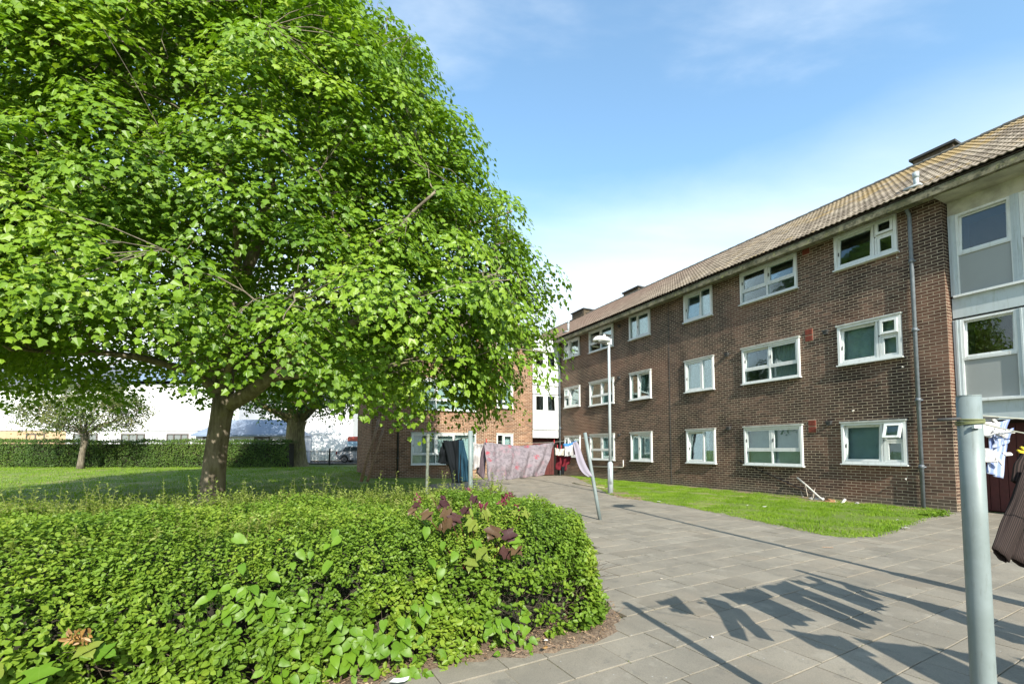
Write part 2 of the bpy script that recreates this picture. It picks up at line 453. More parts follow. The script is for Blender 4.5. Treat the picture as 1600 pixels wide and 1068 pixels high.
def bark_mat(name, a, b2, moss=.3, scale=9):
    m, t, b = new_mat(name); p = pos(t)
    mp_ = node(t, 'ShaderNodeMapping', {'Scale': (1, 1, .25)}); t.links.new(p, mp_.inputs[0])
    n1 = noise_(t, scale, 7, .65, mp_.outputs[0])
    c = mixc(t, mrange(t, n1, .35, .65), a, b2)
    c = mixc(t, mth(t, 'MULTIPLY', mrange(t, noise_(t, 1.6, 5, .6, p), .5, .68), moss), c, (.17, .16, .045))
    t.links.new(c, b.inputs['Base Color']); b.inputs['Roughness'].default_value = .92
    bump(t, b, n1, .8, .03); return m
BARK = bark_mat('grey_brown_bark', (.10, .082, .058), (.21, .18, .135))
BARKM = bark_mat('mossy_old_bark', (.12, .10, .05), (.24, .21, .10), .95)
BARKL = bark_mat('pale_flaky_bark', (.085, .07, .05), (.20, .175, .13), .2, 16)
MAPLE = leaf_mat('maple_leaf', [(0, (.045, .105, .010)), (.25, (.105, .20, .014)), (.6, (.165, .28, .018)), (.85, (.225, .335, .03)), (1, (.31, .37, .06))], .36, .42, .35, .38, .6)
MAPLE2 = leaf_mat('dark_lime_leaf', [(0, (.03, .08, .012)), (.5, (.055, .125, .018)), (1, (.10, .18, .03))], .35, .45, .3)
OLIVE = leaf_mat('small_olive_leaf', [(0, (.05, .085, .02)), (.5, (.10, .14, .035)), (1, (.19, .17, .04))], .3, .5, .4)
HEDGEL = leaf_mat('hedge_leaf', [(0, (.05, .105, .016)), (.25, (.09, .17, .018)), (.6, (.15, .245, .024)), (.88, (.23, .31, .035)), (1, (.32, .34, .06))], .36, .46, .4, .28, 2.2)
SHOOTL = leaf_mat('hedge_shoot_leaf', [(0, (.15, .22, .03)), (.5, (.23, .30, .055)), (.85, (.32, .35, .10)), (1, (.33, .26, .12))], .45, .4, .3)
FARHEDGE = leaf_mat('far_hedge_leaf', [(0, (.035, .075, .015)), (.5, (.065, .125, .02)), (.9, (.12, .19, .03)), (1, (.10, .07, .04))], .3, .5, .5, .3, .5)
TWIG = simple('hedge_twig', (.115, .085, .06), .9, .25, 30.0, bmp=.3)
CORE = simple('shaded_twig_core', (.028, .026, .014), .95, .3, 22.0, bmp=1.0)  # near-black colour stands for the shade deep inside the hedges
def obj_leaf(name, c1, c2, vein, sc=14, trans=.3, rough=.35):
    m, t, b = new_mat(name)
    oi = node(t, 'ShaderNodeObjectInfo').outputs['Random']
    oc = node(t, 'ShaderNodeTexCoord').outputs['Object']
    c = mixc(t, mth(t, 'ADD', mth(t, 'MULTIPLY', oi, .6), mth(t, 'MULTIPLY', noise_(t, 3, 3, .5, oc), .4)), c1, c2)
    s_ = node(t, 'ShaderNodeSeparateXYZ'); t.links.new(oc, s_.inputs[0])
    ax = mth(t, 'ABSOLUTE', s_.outputs[0])
    w1 = mth(t, 'ABSOLUTE', mth(t, 'SINE', mth(t, 'MULTIPLY', mth(t, 'SUBTRACT', s_.outputs[1], mth(t, 'MULTIPLY', ax, .8)), 17.0)))
    v1 = mth(t, 'MAXIMUM', mrange(t, ax, .014, .0), mrange(t, w1, .10, .02, 0, .5))
    c = mixc(t, mth(t, 'MULTIPLY', v1, .55), c, vein)
    t.links.new(c, b.inputs['Base Color']); b.inputs['Roughness'].default_value = rough; b.inputs['Specular IOR Level'].default_value = .25
    tr = node(t, 'ShaderNodeBsdfTranslucent'); t.links.new(c, tr.inputs[0])
    mxs = node(t, 'ShaderNodeMixShader', {0: trans}); t.links.new(b.outputs[0], mxs.inputs[1]); t.links.new(tr.outputs[0], mxs.inputs[2])
    t.links.new(mxs.outputs[0], t.nodes['Material Output'].inputs[0]); return m
BINDL = obj_leaf('bright_vine_leaf', (.07, .16, .012), (.14, .245, .018), (.17, .27, .04), rough=.42)
PURPLEL = obj_leaf('purple_brown_leaf', (.04, .014, .018), (.075, .034, .025), (.14, .08, .06), rough=.5)
BRONZEL = obj_leaf('bronze_leaf', (.075, .042, .022), (.12, .075, .034), (.15, .11, .06))
YELLOWL = obj_leaf('yellow_green_leaf', (.13, .18, .025), (.20, .24, .04), (.27, .30, .09))
REDFL = simple('dark_red_young_leaf', (.15, .02, .04), .45, .3, 20.0)
ORANGEL = simple('orange_young_leaf', (.27, .15, .04), .5, .3, 20.0)

# ================================================================== GROUND
xs = np.concatenate([np.linspace(-400, -60, 12), np.linspace(-56, 20, 60), np.linspace(26, 400, 12)])
ys = np.concatenate([np.linspace(-120, -6, 8), np.linspace(-3, 60, 60), np.linspace(70, 700, 14)])
GX, GY = np.meshgrid(xs, ys)
GZ = gz(GX, GY) + .012 * np.sin(GX * 1.1) * np.cos(GY * .9) * (GX < -3)
V = np.stack([GX.ravel(), GY.ravel(), GZ.ravel()], 1)
nx = len(xs); idx = np.arange(len(xs) * len(ys)).reshape(len(ys), nx)
Fq = np.stack([idx[:-1, :-1].ravel(), idx[:-1, 1:].ravel(), idx[1:, 1:].ravel(), idx[1:, :-1].ravel()], 1)
link('ground', np_mesh('ground', V, Fq, LAWN, smooth=True), kind='structure')

# paving base and flagstones -------------------------------------------------
def poly_in(poly, x, y):
    c = False; j = len(poly) - 1
    for i in range(len(poly)):
        xi, yi = poly[i][0], poly[i][1]; xj, yj = poly[j][0], poly[j][1]
        if (yi > y) != (yj > y) and x < (xj - xi) * (y - yi) / (yj - yi + 1e-12) + xi: c = not c
        j = i
    return c
pave = [W(-9, -.6), W(.0, -.6), W(.0, .02), W(16.68, .02), W(16.68, 3.4), W(13, 8.6), W(0.3, 9.6), W(.3, 10.9), W(-1.7, 11.0), W(-1.9, 13.0), W(-1.95, 21.5), W(-9, 21.5)]
mb = MB(); mb.add([(p.x, p.y, .027) for p in pave], [tuple(range(len(pave)))])
link('paving_bed', mb.mesh('paving_bed', JOINT), kind='structure')
stripx = [(878,740),(905,749),(930,761),(953,774.5),(978,779.5),(1000,783),(1060,792),(1130,806),(1200,821),(1280,838),(1325,845),(1370,842),(1410,829),(1450,812.5),(1480,806.5),(1492,806)]
strip = [ground(*p) for p in stripx]
strip = [Vector((p.x, p.y, 0)) for p in strip] + [W(.25, .0), W(4, .0), W(10, .0), W(16.6, .0)]
soilx = [(560,1110),(625,1072),(700,1052),(790,1041),(850,1033),(905,1022),(957,1006),(975,976),(955,950),(935,930),(925,905)]
soil = [ground(*p) for p in soilx] + [W(.1, 10.75), W(.25, 20.5), W(-2.2, 20.5)]
paving = link('paving', None, kind='structure')
paving.empty_display_size = .1
def chamfer_unit():
    m = MB(); c = .009
    v = [(-.5,-.5,-1),(.5,-.5,-1),(.5,.5,-1),(-.5,.5,-1),(-.5,-.5,-.07),(.5,-.5,-.07),(.5,.5,-.07),(-.5,.5,-.07),(-.5+c,-.5+c,0),(.5-c,-.5+c,0),(.5-c,.5-c,0),(-.5+c,.5-c,0)]
    f = [(8,9,10,11)] + [(k, (k+1)%4, 4+(k+1)%4, 4+k) for k in range(4)] + [(4+k, 4+(k+1)%4, 8+(k+1)%4, 8+k) for k in range(4)]
    return m.add(v, f)
slab_u = chamfer_unit().mesh('flagstone', SLAB)
PA = R(29.4); e1 = Vector((math.cos(PA), math.sin(PA))); e2 = Vector((-math.sin(PA), math.cos(PA)))
slabs = []
rowh = .318
for r_ in range(-40, 80):
    v0 = r_ * rowh + 1.699 % rowh
    u = -30 + random.random()
    while u < 40:
        L = random.choice([.31, .33, .36, .41, .45])
        uc, vc = u + L / 2, v0 + rowh / 2
        p = e1 * uc + e2 * vc
        u += L
        if p.y < -2 or p.y > 27 or abs(p.x) > 16: continue
        if not poly_in(pave, p.x, p.y): continue
        s_, n_ = SN(p.x, p.y)
        if s_ > 0 and n_ < .12: continue
        if all(poly_in(soil, p.x + q[0], p.y + q[1]) for q in ((.25, 0), (-.25, 0), (0, .25), (0, -.25))): continue
        slabs.append((p.x, p.y, L - .007, rowh - .007))
def slab_rank(a):
    x, y = a[0], a[1]
    if y < .9: return 1e9
    px, py = proj(x, y, 0.03)
    if px < -30 or px > 1650 or py > 1100: return 1e9
    if poly_in(strip, x, y): return 1e9
    return y
slabs.sort(key=slab_rank)
big = MB()
for i, (x, y, L, w) in enumerate(slabs):
    dz = random.uniform(-.003, .003); tx = random.gauss(0, .004); ty = random.gauss(0, .004)
    if i < 300:
        o = bpy.data.objects.new('flagstone', slab_u); COL.objects.link(o); o.parent = paving
        o.location = (x, y, .034 + dz); o.scale = (L, w, .03); o.rotation_euler = (tx, ty, PA + random.gauss(0, .004))
    else:
        T = Matrix.Translation((x, y, .034 + dz)) @ Matrix.Rotation(PA, 4, 'Z') @ Matrix.Diagonal((L, w, .03, 1))
        me_v = [T @ v.co for v in slab_u.vertices]
        big.add(me_v, [tuple(p.vertices) for p in slab_u.polygons])
link('flagstones_joined', big.mesh('flagstones_joined', SLAB), paving, kind='stuff')

# lawn strip beside the block
def blob_sheet(name, poly, mat, z, kind, dz=.0, step=.14, edge=.10):
    pts = [(p[0], p[1]) for p in poly]
    x0 = min(p[0] for p in pts); x1 = max(p[0] for p in pts); y0 = min(p[1] for p in pts); y1 = max(p[1] for p in pts)
    m = MB(); vid = {}
    nxx = int((x1 - x0) / step) + 2; nyy = int((y1 - y0) / step) + 2
    def vert(i, j):
        if (i, j) not in vid:
            x = x0 + i * step; y = y0 + j * step
            h = z + dz * mnoise.noise((x * 2.2, y * 2.2, 1)) + dz * .4 * mnoise.noise((x * 8, y * 8, 4))
            if x > -1 and y < 13: pass
            vid[(i, j)] = len(m.v); m.v.append((x, y, h))
        return vid[(i, j)]
    for i in range(nxx):
        for j in range(nyy):
            cx = x0 + (i + .5) * step; cy = y0 + (j + .5) * step
            jx = cx + edge * mnoise.noise((cx * 3, cy * 3, 0)); jy = cy + edge * mnoise.noise((cx * 3, cy * 3, 9))
            if poly_in(pts, jx, jy):
                m.f.append((vert(i, j), vert(i+1, j), vert(i+1, j+1), vert(i, j+1))); m.m.append(0)
    # drop border vertices to ground
    cnt = {}
    for f in m.f:
        for q in f: cnt[q] = cnt.get(q, 0) + 1
    for q, c in cnt.items():
        if c < 4: m.v[q] = (m.v[q][0], m.v[q][1], .016)
    return link(name, m.mesh(name, mat, True), kind=kind)
blob_sheet('lawn_strip', strip, LAWN, .052, 'structure', .02, .12)
blob_sheet('planting_bed', soil, SOIL, .055, 'structure', .03, .07, .06)

def blades(name, poly, n, h0, h1, zf, keep=None, wid=.006):
    pts = [(p[0], p[1]) for p in poly]
    x0 = min(p[0] for p in pts); x1 = max(p[0] for p in pts); y0 = min(p[1] for p in pts); y1 = max(p[1] for p in pts)
    P = []
    while len(P) < n:
        c = rng.uniform((x0, y0), (x1, y1), (4000, 2))
        for a in c:
            if poly_in(pts, a[0] + rng.normal(0, .05), a[1] + rng.normal(0, .05)) and (mnoise.noise((a[0] * .9, a[1] * .9, 3)) + .6 * mnoise.noise((a[0] * 3, a[1] * 3, 5)) < rng.uniform(.0, .55)): P.append(a)
            if len(P) >= n: break
    P = np.array(P); hh = rng.uniform(h0, h1, n) * (1 + .5 * np.sin(P[:, 0] * 5) * np.sin(P[:, 1] * 4))
    an = rng.uniform(0, 2 * np.pi, n); dx = np.cos(an) * wid; dy = np.sin(an) * wid
    z = zf(P[:, 0], P[:, 1])
    le = rng.normal(0, .35, (n, 2)) * hh[:, None]
    V = np.zeros((n, 3, 3)); V[:, 0] = np.stack([P[:, 0] - dx, P[:, 1] - dy, z], 1); V[:, 1] = np.stack([P[:, 0] + dx, P[:, 1] + dy, z], 1)
    V[:, 2] = np.stack([P[:, 0] + le[:, 0], P[:, 1] + le[:, 1], z + hh], 1)
    Fc = np.arange(n * 3).reshape(n, 3)
    return link(name, np_mesh(name, V.reshape(-1, 3), Fc, BLADE, np.repeat(rng.random(n), 3)), kind='stuff')
blades('strip_grass', strip, 80000, .02, .052, lambda x, y: np.full(len(x), .047), wid=.006)
lawn_poly = [W(-.2, 11.4), W(.0, 9.9), W(13, 8.9), W(16.5, 9.5), (-8.5, 30), (-34, 30), (-24, 18), (-13, 9)]
blades('lawn_grass_tufts', lawn_poly, 40000, .035, .085, lambda x, y: gz(x, y), wid=.012)

# bare strawy earth along the foot of the wall
earth = [W(.15, .02), W(.5, .42), W(1.2, .30), W(2.0, .48), W(2.8, .95), W(3.5, .85), W(4.3, .40), W(6.5, .28), W(9.0, .22), W(9.0, .02)]
STRAW = simple('strawy_bare_earth', (.27, .20, .115), .95, .25, 14.0, bmp=.8, col2=(.14, .10, .06))
blob_sheet('bare_earth', earth, STRAW, .066, 'structure', .02, .06, .12)
worn = [ground(*q) for q in ((905, 750), (935, 763), (960, 777), (1000, 784), (1010, 780), (975, 770), (940, 758), (912, 747))]
blob_sheet('worn_lawn_edge', worn, STRAW, .064, 'structure', .01, .06, .2)
# moss and little weeds rooted in the paving joints
Pj = []
for (x, y, L, w) in slabs[:420]:
    if y > 9 or random.random() < .35: continue
    k = random.choice((0, 1)); nn_ = random.randint(1, 7); t0 = random.uniform(-.5, .5)
    for _ in range(nn_):
        if k: q = e1 * (L / 2 + .003) + e2 * ((t0 + random.gauss(0, .07)) * w)
        else: q = e1 * ((t0 + random.gauss(0, .09)) * L) + e2 * (w / 2 + .003)
        Pj.append((x + q.x, y + q.y, .031))
Pj = np.array(Pj); nj = len(Pj)
Vj, Fj = scatter(Pj, rng.normal(0, .5, (nj, 3)) + (0, 0, .8), rng.normal(0, 1, (nj, 3)) + (0, 0, .35), rng.uniform(.006, .017, nj), DIAM_V, DIAM_F, .9)
link('joint_moss', np_mesh('joint_moss', Vj, Fj, leaf_mat('joint_moss_green', [(0, (.06, .075, .02)), (.6, (.12, .14, .04)), (1, (.22, .19, .10))], .15, .8, .2), np.repeat(rng.random(nj), 4)), kind='stuff')
# grit and leaf bits blown over the paving
ng = 1500; Pg = []
while len(Pg) < ng:
    a = (rng.uniform(-.5, 5.5), rng.uniform(1.9, 9))
    if poly_in(pave, *a) and not poly_in(strip, *a) and mnoise.noise((a[0] * .8, a[1] * .8, 2)) > rng.uniform(-.5, .5): Pg.append((*a, .038))
Pg = np.array(Pg)
Vg, Fg = scatter(Pg, rng.normal(0, .25, (ng, 3)) + (0, 0, 1), rng.normal(0, 1, (ng, 3)), rng.uniform(.003, .011, ng), DIAM_V, DIAM_F, .9)
link('paving_grit', np_mesh('paving_grit', Vg, Fg, LITTER, np.repeat(rng.random(ng), 4)), kind='stuff')
# dead litter on the bed
n = 2600
P = []
sp = [(p[0], p[1]) for p in soil[:11]] + [tuple(W(-1.2, 11.2)[:2]), tuple(W(-1.4, 14.5)[:2]), tuple(W(-2.0, 15)[:2])]
while len(P) < n:
    a = (rng.uniform(-3.2, 1.4), rng.uniform(1.9, 5.2))
    if poly_in(sp, *a): P.append((a[0], a[1], .075))
P = np.array(P); P[:, 2] += rng.uniform(-.012, .012, n)
V, Fc = scatter(P, rng.normal(0, .45, (n, 3)) + (0, 0, 1), rng.normal(0, 1, (n, 3)), rng.uniform(.008, .03, n), DIAM_V, DIAM_F, .8)
link('leaf_litter', np_mesh('leaf_litter', V, Fc, LITTER, np.repeat(rng.random(n), 4)), kind='stuff')
m = MB()
for k in range(260):
    i = rng.integers(0, n); p = Vector(P[i]); a = rng.uniform(0, 6.28); L = rng.uniform(.03, .12)
    m.tube([p, p + Vector((math.cos(a) * L, math.sin(a) * L, rng.uniform(-.01, .025)))], .0016, 3)
link('twig_litter', m.mesh('twig_litter', BROWNWOOD), kind='stuff')

# ================================================================== BUILDINGS
# --- bricks
BL, BH, BG = .2125, .0625, .0125
CL, CH = .225, .075
def subtract(rect, holes):
    out_ = [rect]
    for (a0, b0, a1, b1) in holes:
        nx_ = []
        for (u0, v0, u1, v1) in out_:
            if u1 <= a0 or u0 >= a1 or v1 <= b0 or v0 >= b1: nx_.append((u0, v0, u1, v1)); continue
            if u0 < a0: nx_.append((u0, v0, a0, v1))
            if u1 > a1: nx_.append((a1, v0, u1, v1))
            c0, c1 = max(u0, a0), min(u1, a1)
            if v0 < b0: nx_.append((c0, v0, c1, b0))
            if v1 > b1: nx_.append((c0, b1, c1, v1))
        out_ = nx_
    return [r for r in out_ if r[2] - r[0] > .02 and r[3] - r[1] > .012]
def brick_rects(u0, u1, z0, z1, holes, bond='stretcher'):
    res = []
    nrow = int(round((z1 - z0) / CH))
    for r_ in range(nrow):
        zz = z0 + r_ * CH + BG / 2
        off = 0 if r_ % 2 == 0 else CL / 2
        u = u0 - off
        while u < u1 - .01:
            a, b = max(u + BG / 2, u0), min(u + CL - BG / 2, u1)
            if b - a > .02:
                full = (b - a) > BL - .004
                pcs = subtract((a, zz, b, min(zz + BH, z1)), holes)
                for p in pcs: res.append((p, full and len(pcs) == 1 and abs((p[2]-p[0]) - (b - a)) < 1e-6 and abs(p[3]-p[1]-BH) < 1e-6))
            u += CL
    return res
def holed(u0, u1, z0, z1, holes):
    us = sorted({u0, u1, *[h[0] for h in holes], *[h[2] for h in holes]}); zs = sorted({z0, z1, *[h[1] for h in holes], *[h[3] for h in holes]})
    q = []
    for i in range(len(us) - 1):
        for j in range(len(zs) - 1):
            cu, cz = (us[i] + us[i+1]) / 2, (zs[j] + zs[j+1]) / 2
            if cu < u0 or cu > u1 or cz < z0 or cz > z1: continue
            if any(h[0] < cu < h[2] and h[1] < cz < h[3] for h in holes): continue
            q.append((us[i], zs[j], us[i+1], zs[j+1]))
    return q
class Face:
    """a vertical wall face: origin o, direction d along, outward normal nn (all in building coordinates)"""
    def __init__(s, o, d, nn): s.o = Vector((*o, 0)); s.d = Vector((*d, 0)); s.n = Vector((*nn, 0))
    def p(s, u, y, z): return s.o + s.d * u + s.n * y + Vector((0, 0, z))
    def T(s):
        m = Matrix.Identity(4)
        for i in range(3):
            m[i][0] = s.d[i]; m[i][1] = s.n[i]; m[i][2] = (0, 0, 1)[i]; m[i][3] = s.o[i]
        return m
def wall_sheet(m, fc, quads, depth=.24, reveal_holes=()):
    for (a, b, c, d) in quads:
        v = [fc.p(a, 0, b), fc.p(c, 0, b), fc.p(c, 0, d), fc.p(a, 0, d)]
        m.add(v, [(0, 1, 2, 3)] if fc.d.cross(Vector((0, 0, 1))).dot(fc.n) > 0 else [(3, 2, 1, 0)])
    for (a, b, c, d) in reveal_holes:
        P_ = [(a, b), (c, b), (c, d), (a, d)]
        for k in range(4):
            (x0, z0), (x1, z1) = P_[k], P_[(k + 1) % 4]
            m.add([fc.p(x0, 0, z0), fc.p(x1, 0, z1), fc.p(x1, -depth, z1), fc.p(x0, -depth, z0)], [(0, 1, 2, 3)])
def brick_mesh(name, fc, rects, mat, t=.0018):
    n = len(rects); V = np.zeros((n, 8, 3)); U0 = np.array([r[0] for r in rects]); U1 = np.array([r[2] for r in rects]); Z0 = np.array([r[1] for r in rects]); Z1 = np.array([r[3] for r in rects])
    yy = t * rng.uniform(.8, 1.0, n); jit = lambda: rng.uniform(-.0015, .0015, n)
    o = np.array(fc.o); d = np.array(fc.d); nn = np.array(fc.n); zz = np.array((0, 0, 1.))
    cor = [(U0 + jit(), Z0 + jit()), (U1 + jit(), Z0 + jit()), (U1 + jit(), Z1 + jit()), (U0 + jit(), Z1 + jit())]
    for k, (u, z) in enumerate(cor):
        V[:, k] = o + u[:, None] * d - .002 * nn + z[:, None] * zz
        V[:, k + 4] = o + u[:, None] * d + yy[:, None] * nn + z[:, None] * zz
    fl = fc.d.cross(Vector((0, 0, 1))).dot(fc.n) > 0
    tf = np.array([(4,5,6,7),(0,1,5,4),(1,2,6,5),(2,3,7,6),(3,0,4,7)])
    if not fl: tf = tf[:, ::-1]
    Fc = (tf[None] + (np.arange(n) * 8)[:, None, None]).reshape(-1, 4)
    return np_mesh(name, V.reshape(-1, 3), Fc, mat)

# --- window kit --------------------------------------------------------------
def ring(m, x0, z0, x1, z1, w, y0, y1, T=None):
    m.box(x0, y0, z0, x1, y1, z0 + w, T=T); m.box(x0, y0, z1 - w, x1, y1, z1, T=T)
    m.box(x0, y0, z0 + w, x0 + w, y1, z1 - w, T=T); m.box(x1 - w, y0, z0 + w, x1, y1, z1 - w, T=T)
_wc = {}
def window(parent, fc, u, z, w, h, layout, tilt=None, back='dark', mirror=False, frame_mat=WHITE, key=None, prot=.07, hood=True, inner=True):
    """layout: list of lights (x0,z0,x1,z1, kind) in fractions of w,h; kind 'fixed' or 'cas'"""
    rot = math.atan2(fc.d.y, fc.d.x)
    b = .062
    root_m = MB()
    ring(root_m, 0, 0, w, h, b, -.10, prot)
    ls = []
    for L in layout:
        x0, z0, x1, z1, k = L
        if mirror: x0, x1 = 1 - x1, 1 - x0
        ls.append((x0, z0, x1, z1, k))
    X0, X1, Z0_, Z1_ = b, w - b, b, h - b
    def fx(x): return X0 + x * (X1 - X0)
    def fz(v): return Z0_ + v * (Z1_ - Z0_)
    # mullions / transoms at every inner light edge
    done = set(); bars = []
    for (x0, z0, x1, z1, k) in ls:
        for xx in (x0, x1):
            if .01 < xx < .99:
                bars.append(('v', xx, z0, z1))
        for zz in (z0, z1):
            if .01 < zz < .99: bars.append(('h', zz, x0, x1))
    for kd, a, b0, b1 in sorted(set(bars)):
        if kd == 'v': root_m.box(fx(a) - .024, -.085, fz(b0) + (.02 if b0 > .01 else 0), fx(a) + .024, prot - .022, fz(b1) - (.02 if b1 < .99 else 0))
        else: root_m.box(fx(b0), -.082, fz(a) - .024, fx(b1), prot - .026, fz(a) + .024)
    wo = link('window', root_m.mesh('window', frame_mat), parent, fc.p(u, 0, z), rot)
    sm = MB(); sm.box(-.03, -.02, -.035, w + .03, prot + .05, -.002)
    link('sill', sm.mesh('sill', frame_mat), wo)
    if hood:
        hm = MB(); hm.box(-.025, -.01, h + .002, w + .025, prot + .03, h + .045)
        link('head_board', hm.mesh('head_board', WHITEDIRTY), wo)
    ci = 0
    for (x0, z0, x1, z1, k) in ls:
        a0, a1 = fx(x0) + (.026 if x0 > .01 else 0), fx(x1) - (.026 if x1 < .99 else 0)
        c0, c1 = fz(z0) + (.026 if z0 > .01 else 0), fz(z1) - (.026 if z1 < .99 else 0)
        T = None; yb = .0
        if k == 'cas':
            ang = (tilt[ci] if tilt and ci < len(tilt) else 0.0); ci += 1
            if ang >= 0:   # tilts inwards about its bottom edge
                T = Matrix.Translation((a0, prot - .055, c0)) @ Matrix.Rotation(R(ang), 4, 'X')
            else:          # top hung, pushed outwards at the bottom
                T = Matrix.Translation((a0, prot - .01, c1)) @ Matrix.Rotation(R(-ang), 4, 'X') @ Matrix.Translation((0, 0, -(c1 - c0)))
            wd, ht = a1 - a0, c1 - c0
            cm = MB(); ring(cm, .003, .003, wd - .003, ht - .003, .054, -.025, .028)
            co = link('casement', cm.mesh('casement', WHITE), wo); co.matrix_local = T
            pm = MB(); pm.box(.048, -.006, .048, wd - .048, .006, ht - .048)
            po = link('pane', pm.mesh('pane', GLASS), wo); po.matrix_local = T
            if ang >= 0 and wd > .5:
                hm = MB(); hm.box(wd - .035, .03, ht * .38, wd - .018, .05, ht * .38 + .1)
                ho = link('handle', hm.mesh('handle', LEAD), wo); ho.matrix_local = T
        else:
            pm = MB(); pm.box(a0, prot - .07, c0, a1, prot - .058, c1)
            link('pane', pm.mesh('pane', GLASS), wo)
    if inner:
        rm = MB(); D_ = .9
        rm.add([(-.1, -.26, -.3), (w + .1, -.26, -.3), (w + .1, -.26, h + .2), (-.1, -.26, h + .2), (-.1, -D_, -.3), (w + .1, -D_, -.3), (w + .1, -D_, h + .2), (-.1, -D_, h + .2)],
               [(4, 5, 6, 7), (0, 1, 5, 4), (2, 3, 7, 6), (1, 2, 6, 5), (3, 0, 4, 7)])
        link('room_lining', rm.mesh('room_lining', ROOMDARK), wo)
    cmats = {'net': NETCURT, 'teal': BLINDTEAL, 'blue': BLUECURT}
    if back in cmats or back.startswith('half'):
        mt = cmats.get(back, NETCURT)
        cm = MB(); N_ = 40; xa, xb = (.03, w - .03)
        if back == 'half': xb = w * .62
        if back == 'halfb': xa = w * .55; mt = BLUECURT
        wv = .018 if back != 'teal' else .0015
        vs = []
        for i in range(N_ + 1):
            x = xa + (xb - xa) * i / N_; y = -.19 + wv * math.sin(i * 1.9) + wv * .6 * math.sin(i * .77 + 1)
            vs += [(x, y, .03), (x, y, h - .02)]
        cm.add(vs, [(2*i, 2*i+2, 2*i+3, 2*i+1) for i in range(N_)])
        link('curtain', cm.mesh('curtain', mt, True), wo)
    return wo
LA = [(0, 0, .30, .57, 'cas'), (0, .57, .30, 1, 'cas'), (.345, 0, 1, 1, 'cas')]       # small column near, big tilting light
LB = [(0, .0, .5, .36, 'fixed'), (.5, .0, 1, .36, 'fixed'), (0, .36, .5, 1, 'cas'), (.5, .36, 1, 1, 'cas')]
LC = [(0, 0, .38, 1, 'fixed'), (.38, 0, 1, 1, 'cas')]

main = thing('apartment_block', 'long three storey brown brick flats with pitched tiled roof behind the grass strip', 'apartment block', (O2.x, O2.y, 0), ANG)
FM = Face((0, 0), (1, 0), (0, 1))
ZT = 7.40
SL = 16.72
wins = []    # u,z,w,h,layout,tilt,back,mirror
for k, (z, h) in enumerate([(1.08, 1.08), (3.76, 1.06), (6.42, .96)]):
    wins.append((.86, z, 1.45, h, LA, [[0, -22, 5], [0, -3, 5], [0, -4, 6]][k], ['teal', 'teal', 'dark'][k], False))
for k, (z, h) in enumerate([(.97, 1.20), (3.62, 1.16), (6.30, 1.07)]):
    wins.append((3.37, z, 1.89, h, LB, [[0, 0], [0, 6], [5, 0]][k], ['teal', 'half', 'dark'][k], False))
    wins.append((6.41, z, 1.28, h, LC, [[6], [0], [6]][k], ['blue', 'dark', 'blue'][k], False))
    wins.append((9.53, z, 1.28, h, LC, [[0], [5], [0]][k], ['net', 'dark', 'net'][k], True))
    wins.append((11.95, z, 1.86, h, LB, [[0, 0], [6, 6], [0, 0]][k], ['net', 'teal', 'half'][k], True))
    wins.append((14.68, z + .10, 1.42, h - .12, LA, [[0, -6, 5], [0, -5, 6], [0, 0, 5]][k], ['dark', 'teal', 'net'][k], True))
holes = [(w[0] + .01, w[1] + .0, w[0] + w[2] - .01, w[1] + w[3]) for w in wins]
wm_ = MB(); wall_sheet(wm_, FM, holed(0, SL, 0, ZT, holes), .25, holes)
FR_ = Face((0, 0), (0, -1), (-1, 0))            # return of the corner pier, facing the sun
wall_sheet(wm_, FR_, [(0, 0, .56, 7.36)])
wall = link('wall', wm_.mesh('wall', MORTAR), main)
br = brick_rects(0.0, SL, 0, ZT, [(h[0] - .012, h[1] - .035, h[2] + .012, h[3] + .02) for h in holes] + [(2.98, z0, 3.22, z0 + .38) for z0 in (1.93, 4.60, 7.2)])
full = [(r, f) for r, f in br]
full.sort(key=lambda rf: (0 if rf[1] else 1, (rf[0][0]) + abs((rf[0][1]) - 1.9) * .28))
ub = MB(); ub.add([(-.5,0,-.5),(.5,0,-.5),(.5,0,.5),(-.5,0,.5),(-.5,1,-.5),(.5,1,-.5),(.5,1,.5),(-.5,1,.5)], [(7,6,5,4),(4,5,1,0),(5,6,2,1),(6,7,3,2),(7,4,0,3)])
ubm = ub.mesh('brick', BRICK)
for (r_, f_) in full[:300]:
    o = bpy.data.objects.new('brick', ubm); COL.objects.link(o); o.parent = wall
    o.location = ((r_[0] + r_[2]) / 2, -.002, (r_[1] + r_[3]) / 2); o.scale = (r_[2] - r_[0], .002 + .0018 * random.uniform(.8, 1), r_[3] - r_[1])
me = brick_mesh('brickwork', FM, [r for r, f in full[300:]], BRICK); link('brickwork', me, wall, kind='stuff')
rr = brick_rects(-.1125, .50, 0, 7.36, [])
me = brick_mesh('brickwork', FR_, [(max(r[0], .0), r[1], min(r[2], .5), r[3]) for r, f in rr if r[2] > .03 and r[0] < .48], BRICK); link('brickwork', me, wall, kind='stuff')
for i, w in enumerate(wins):
    top = w[1] > 6
    window(main, FM, w[0], w[1], w[2], w[3], w[4], w[5], w[6], w[7], hood=not top, frame_mat=WHITE)
# dark rear + ends of the block so that no light leaks in
bm_ = MB()
bm_.box(.02, -9.0, 0, 26.0, -1.3, 7.3)
bm_.box(-12, -9.0, 0, .02, -1.3, 7.3)
link('rear_wall', bm_.mesh('rear_wall', BRICKO), main)
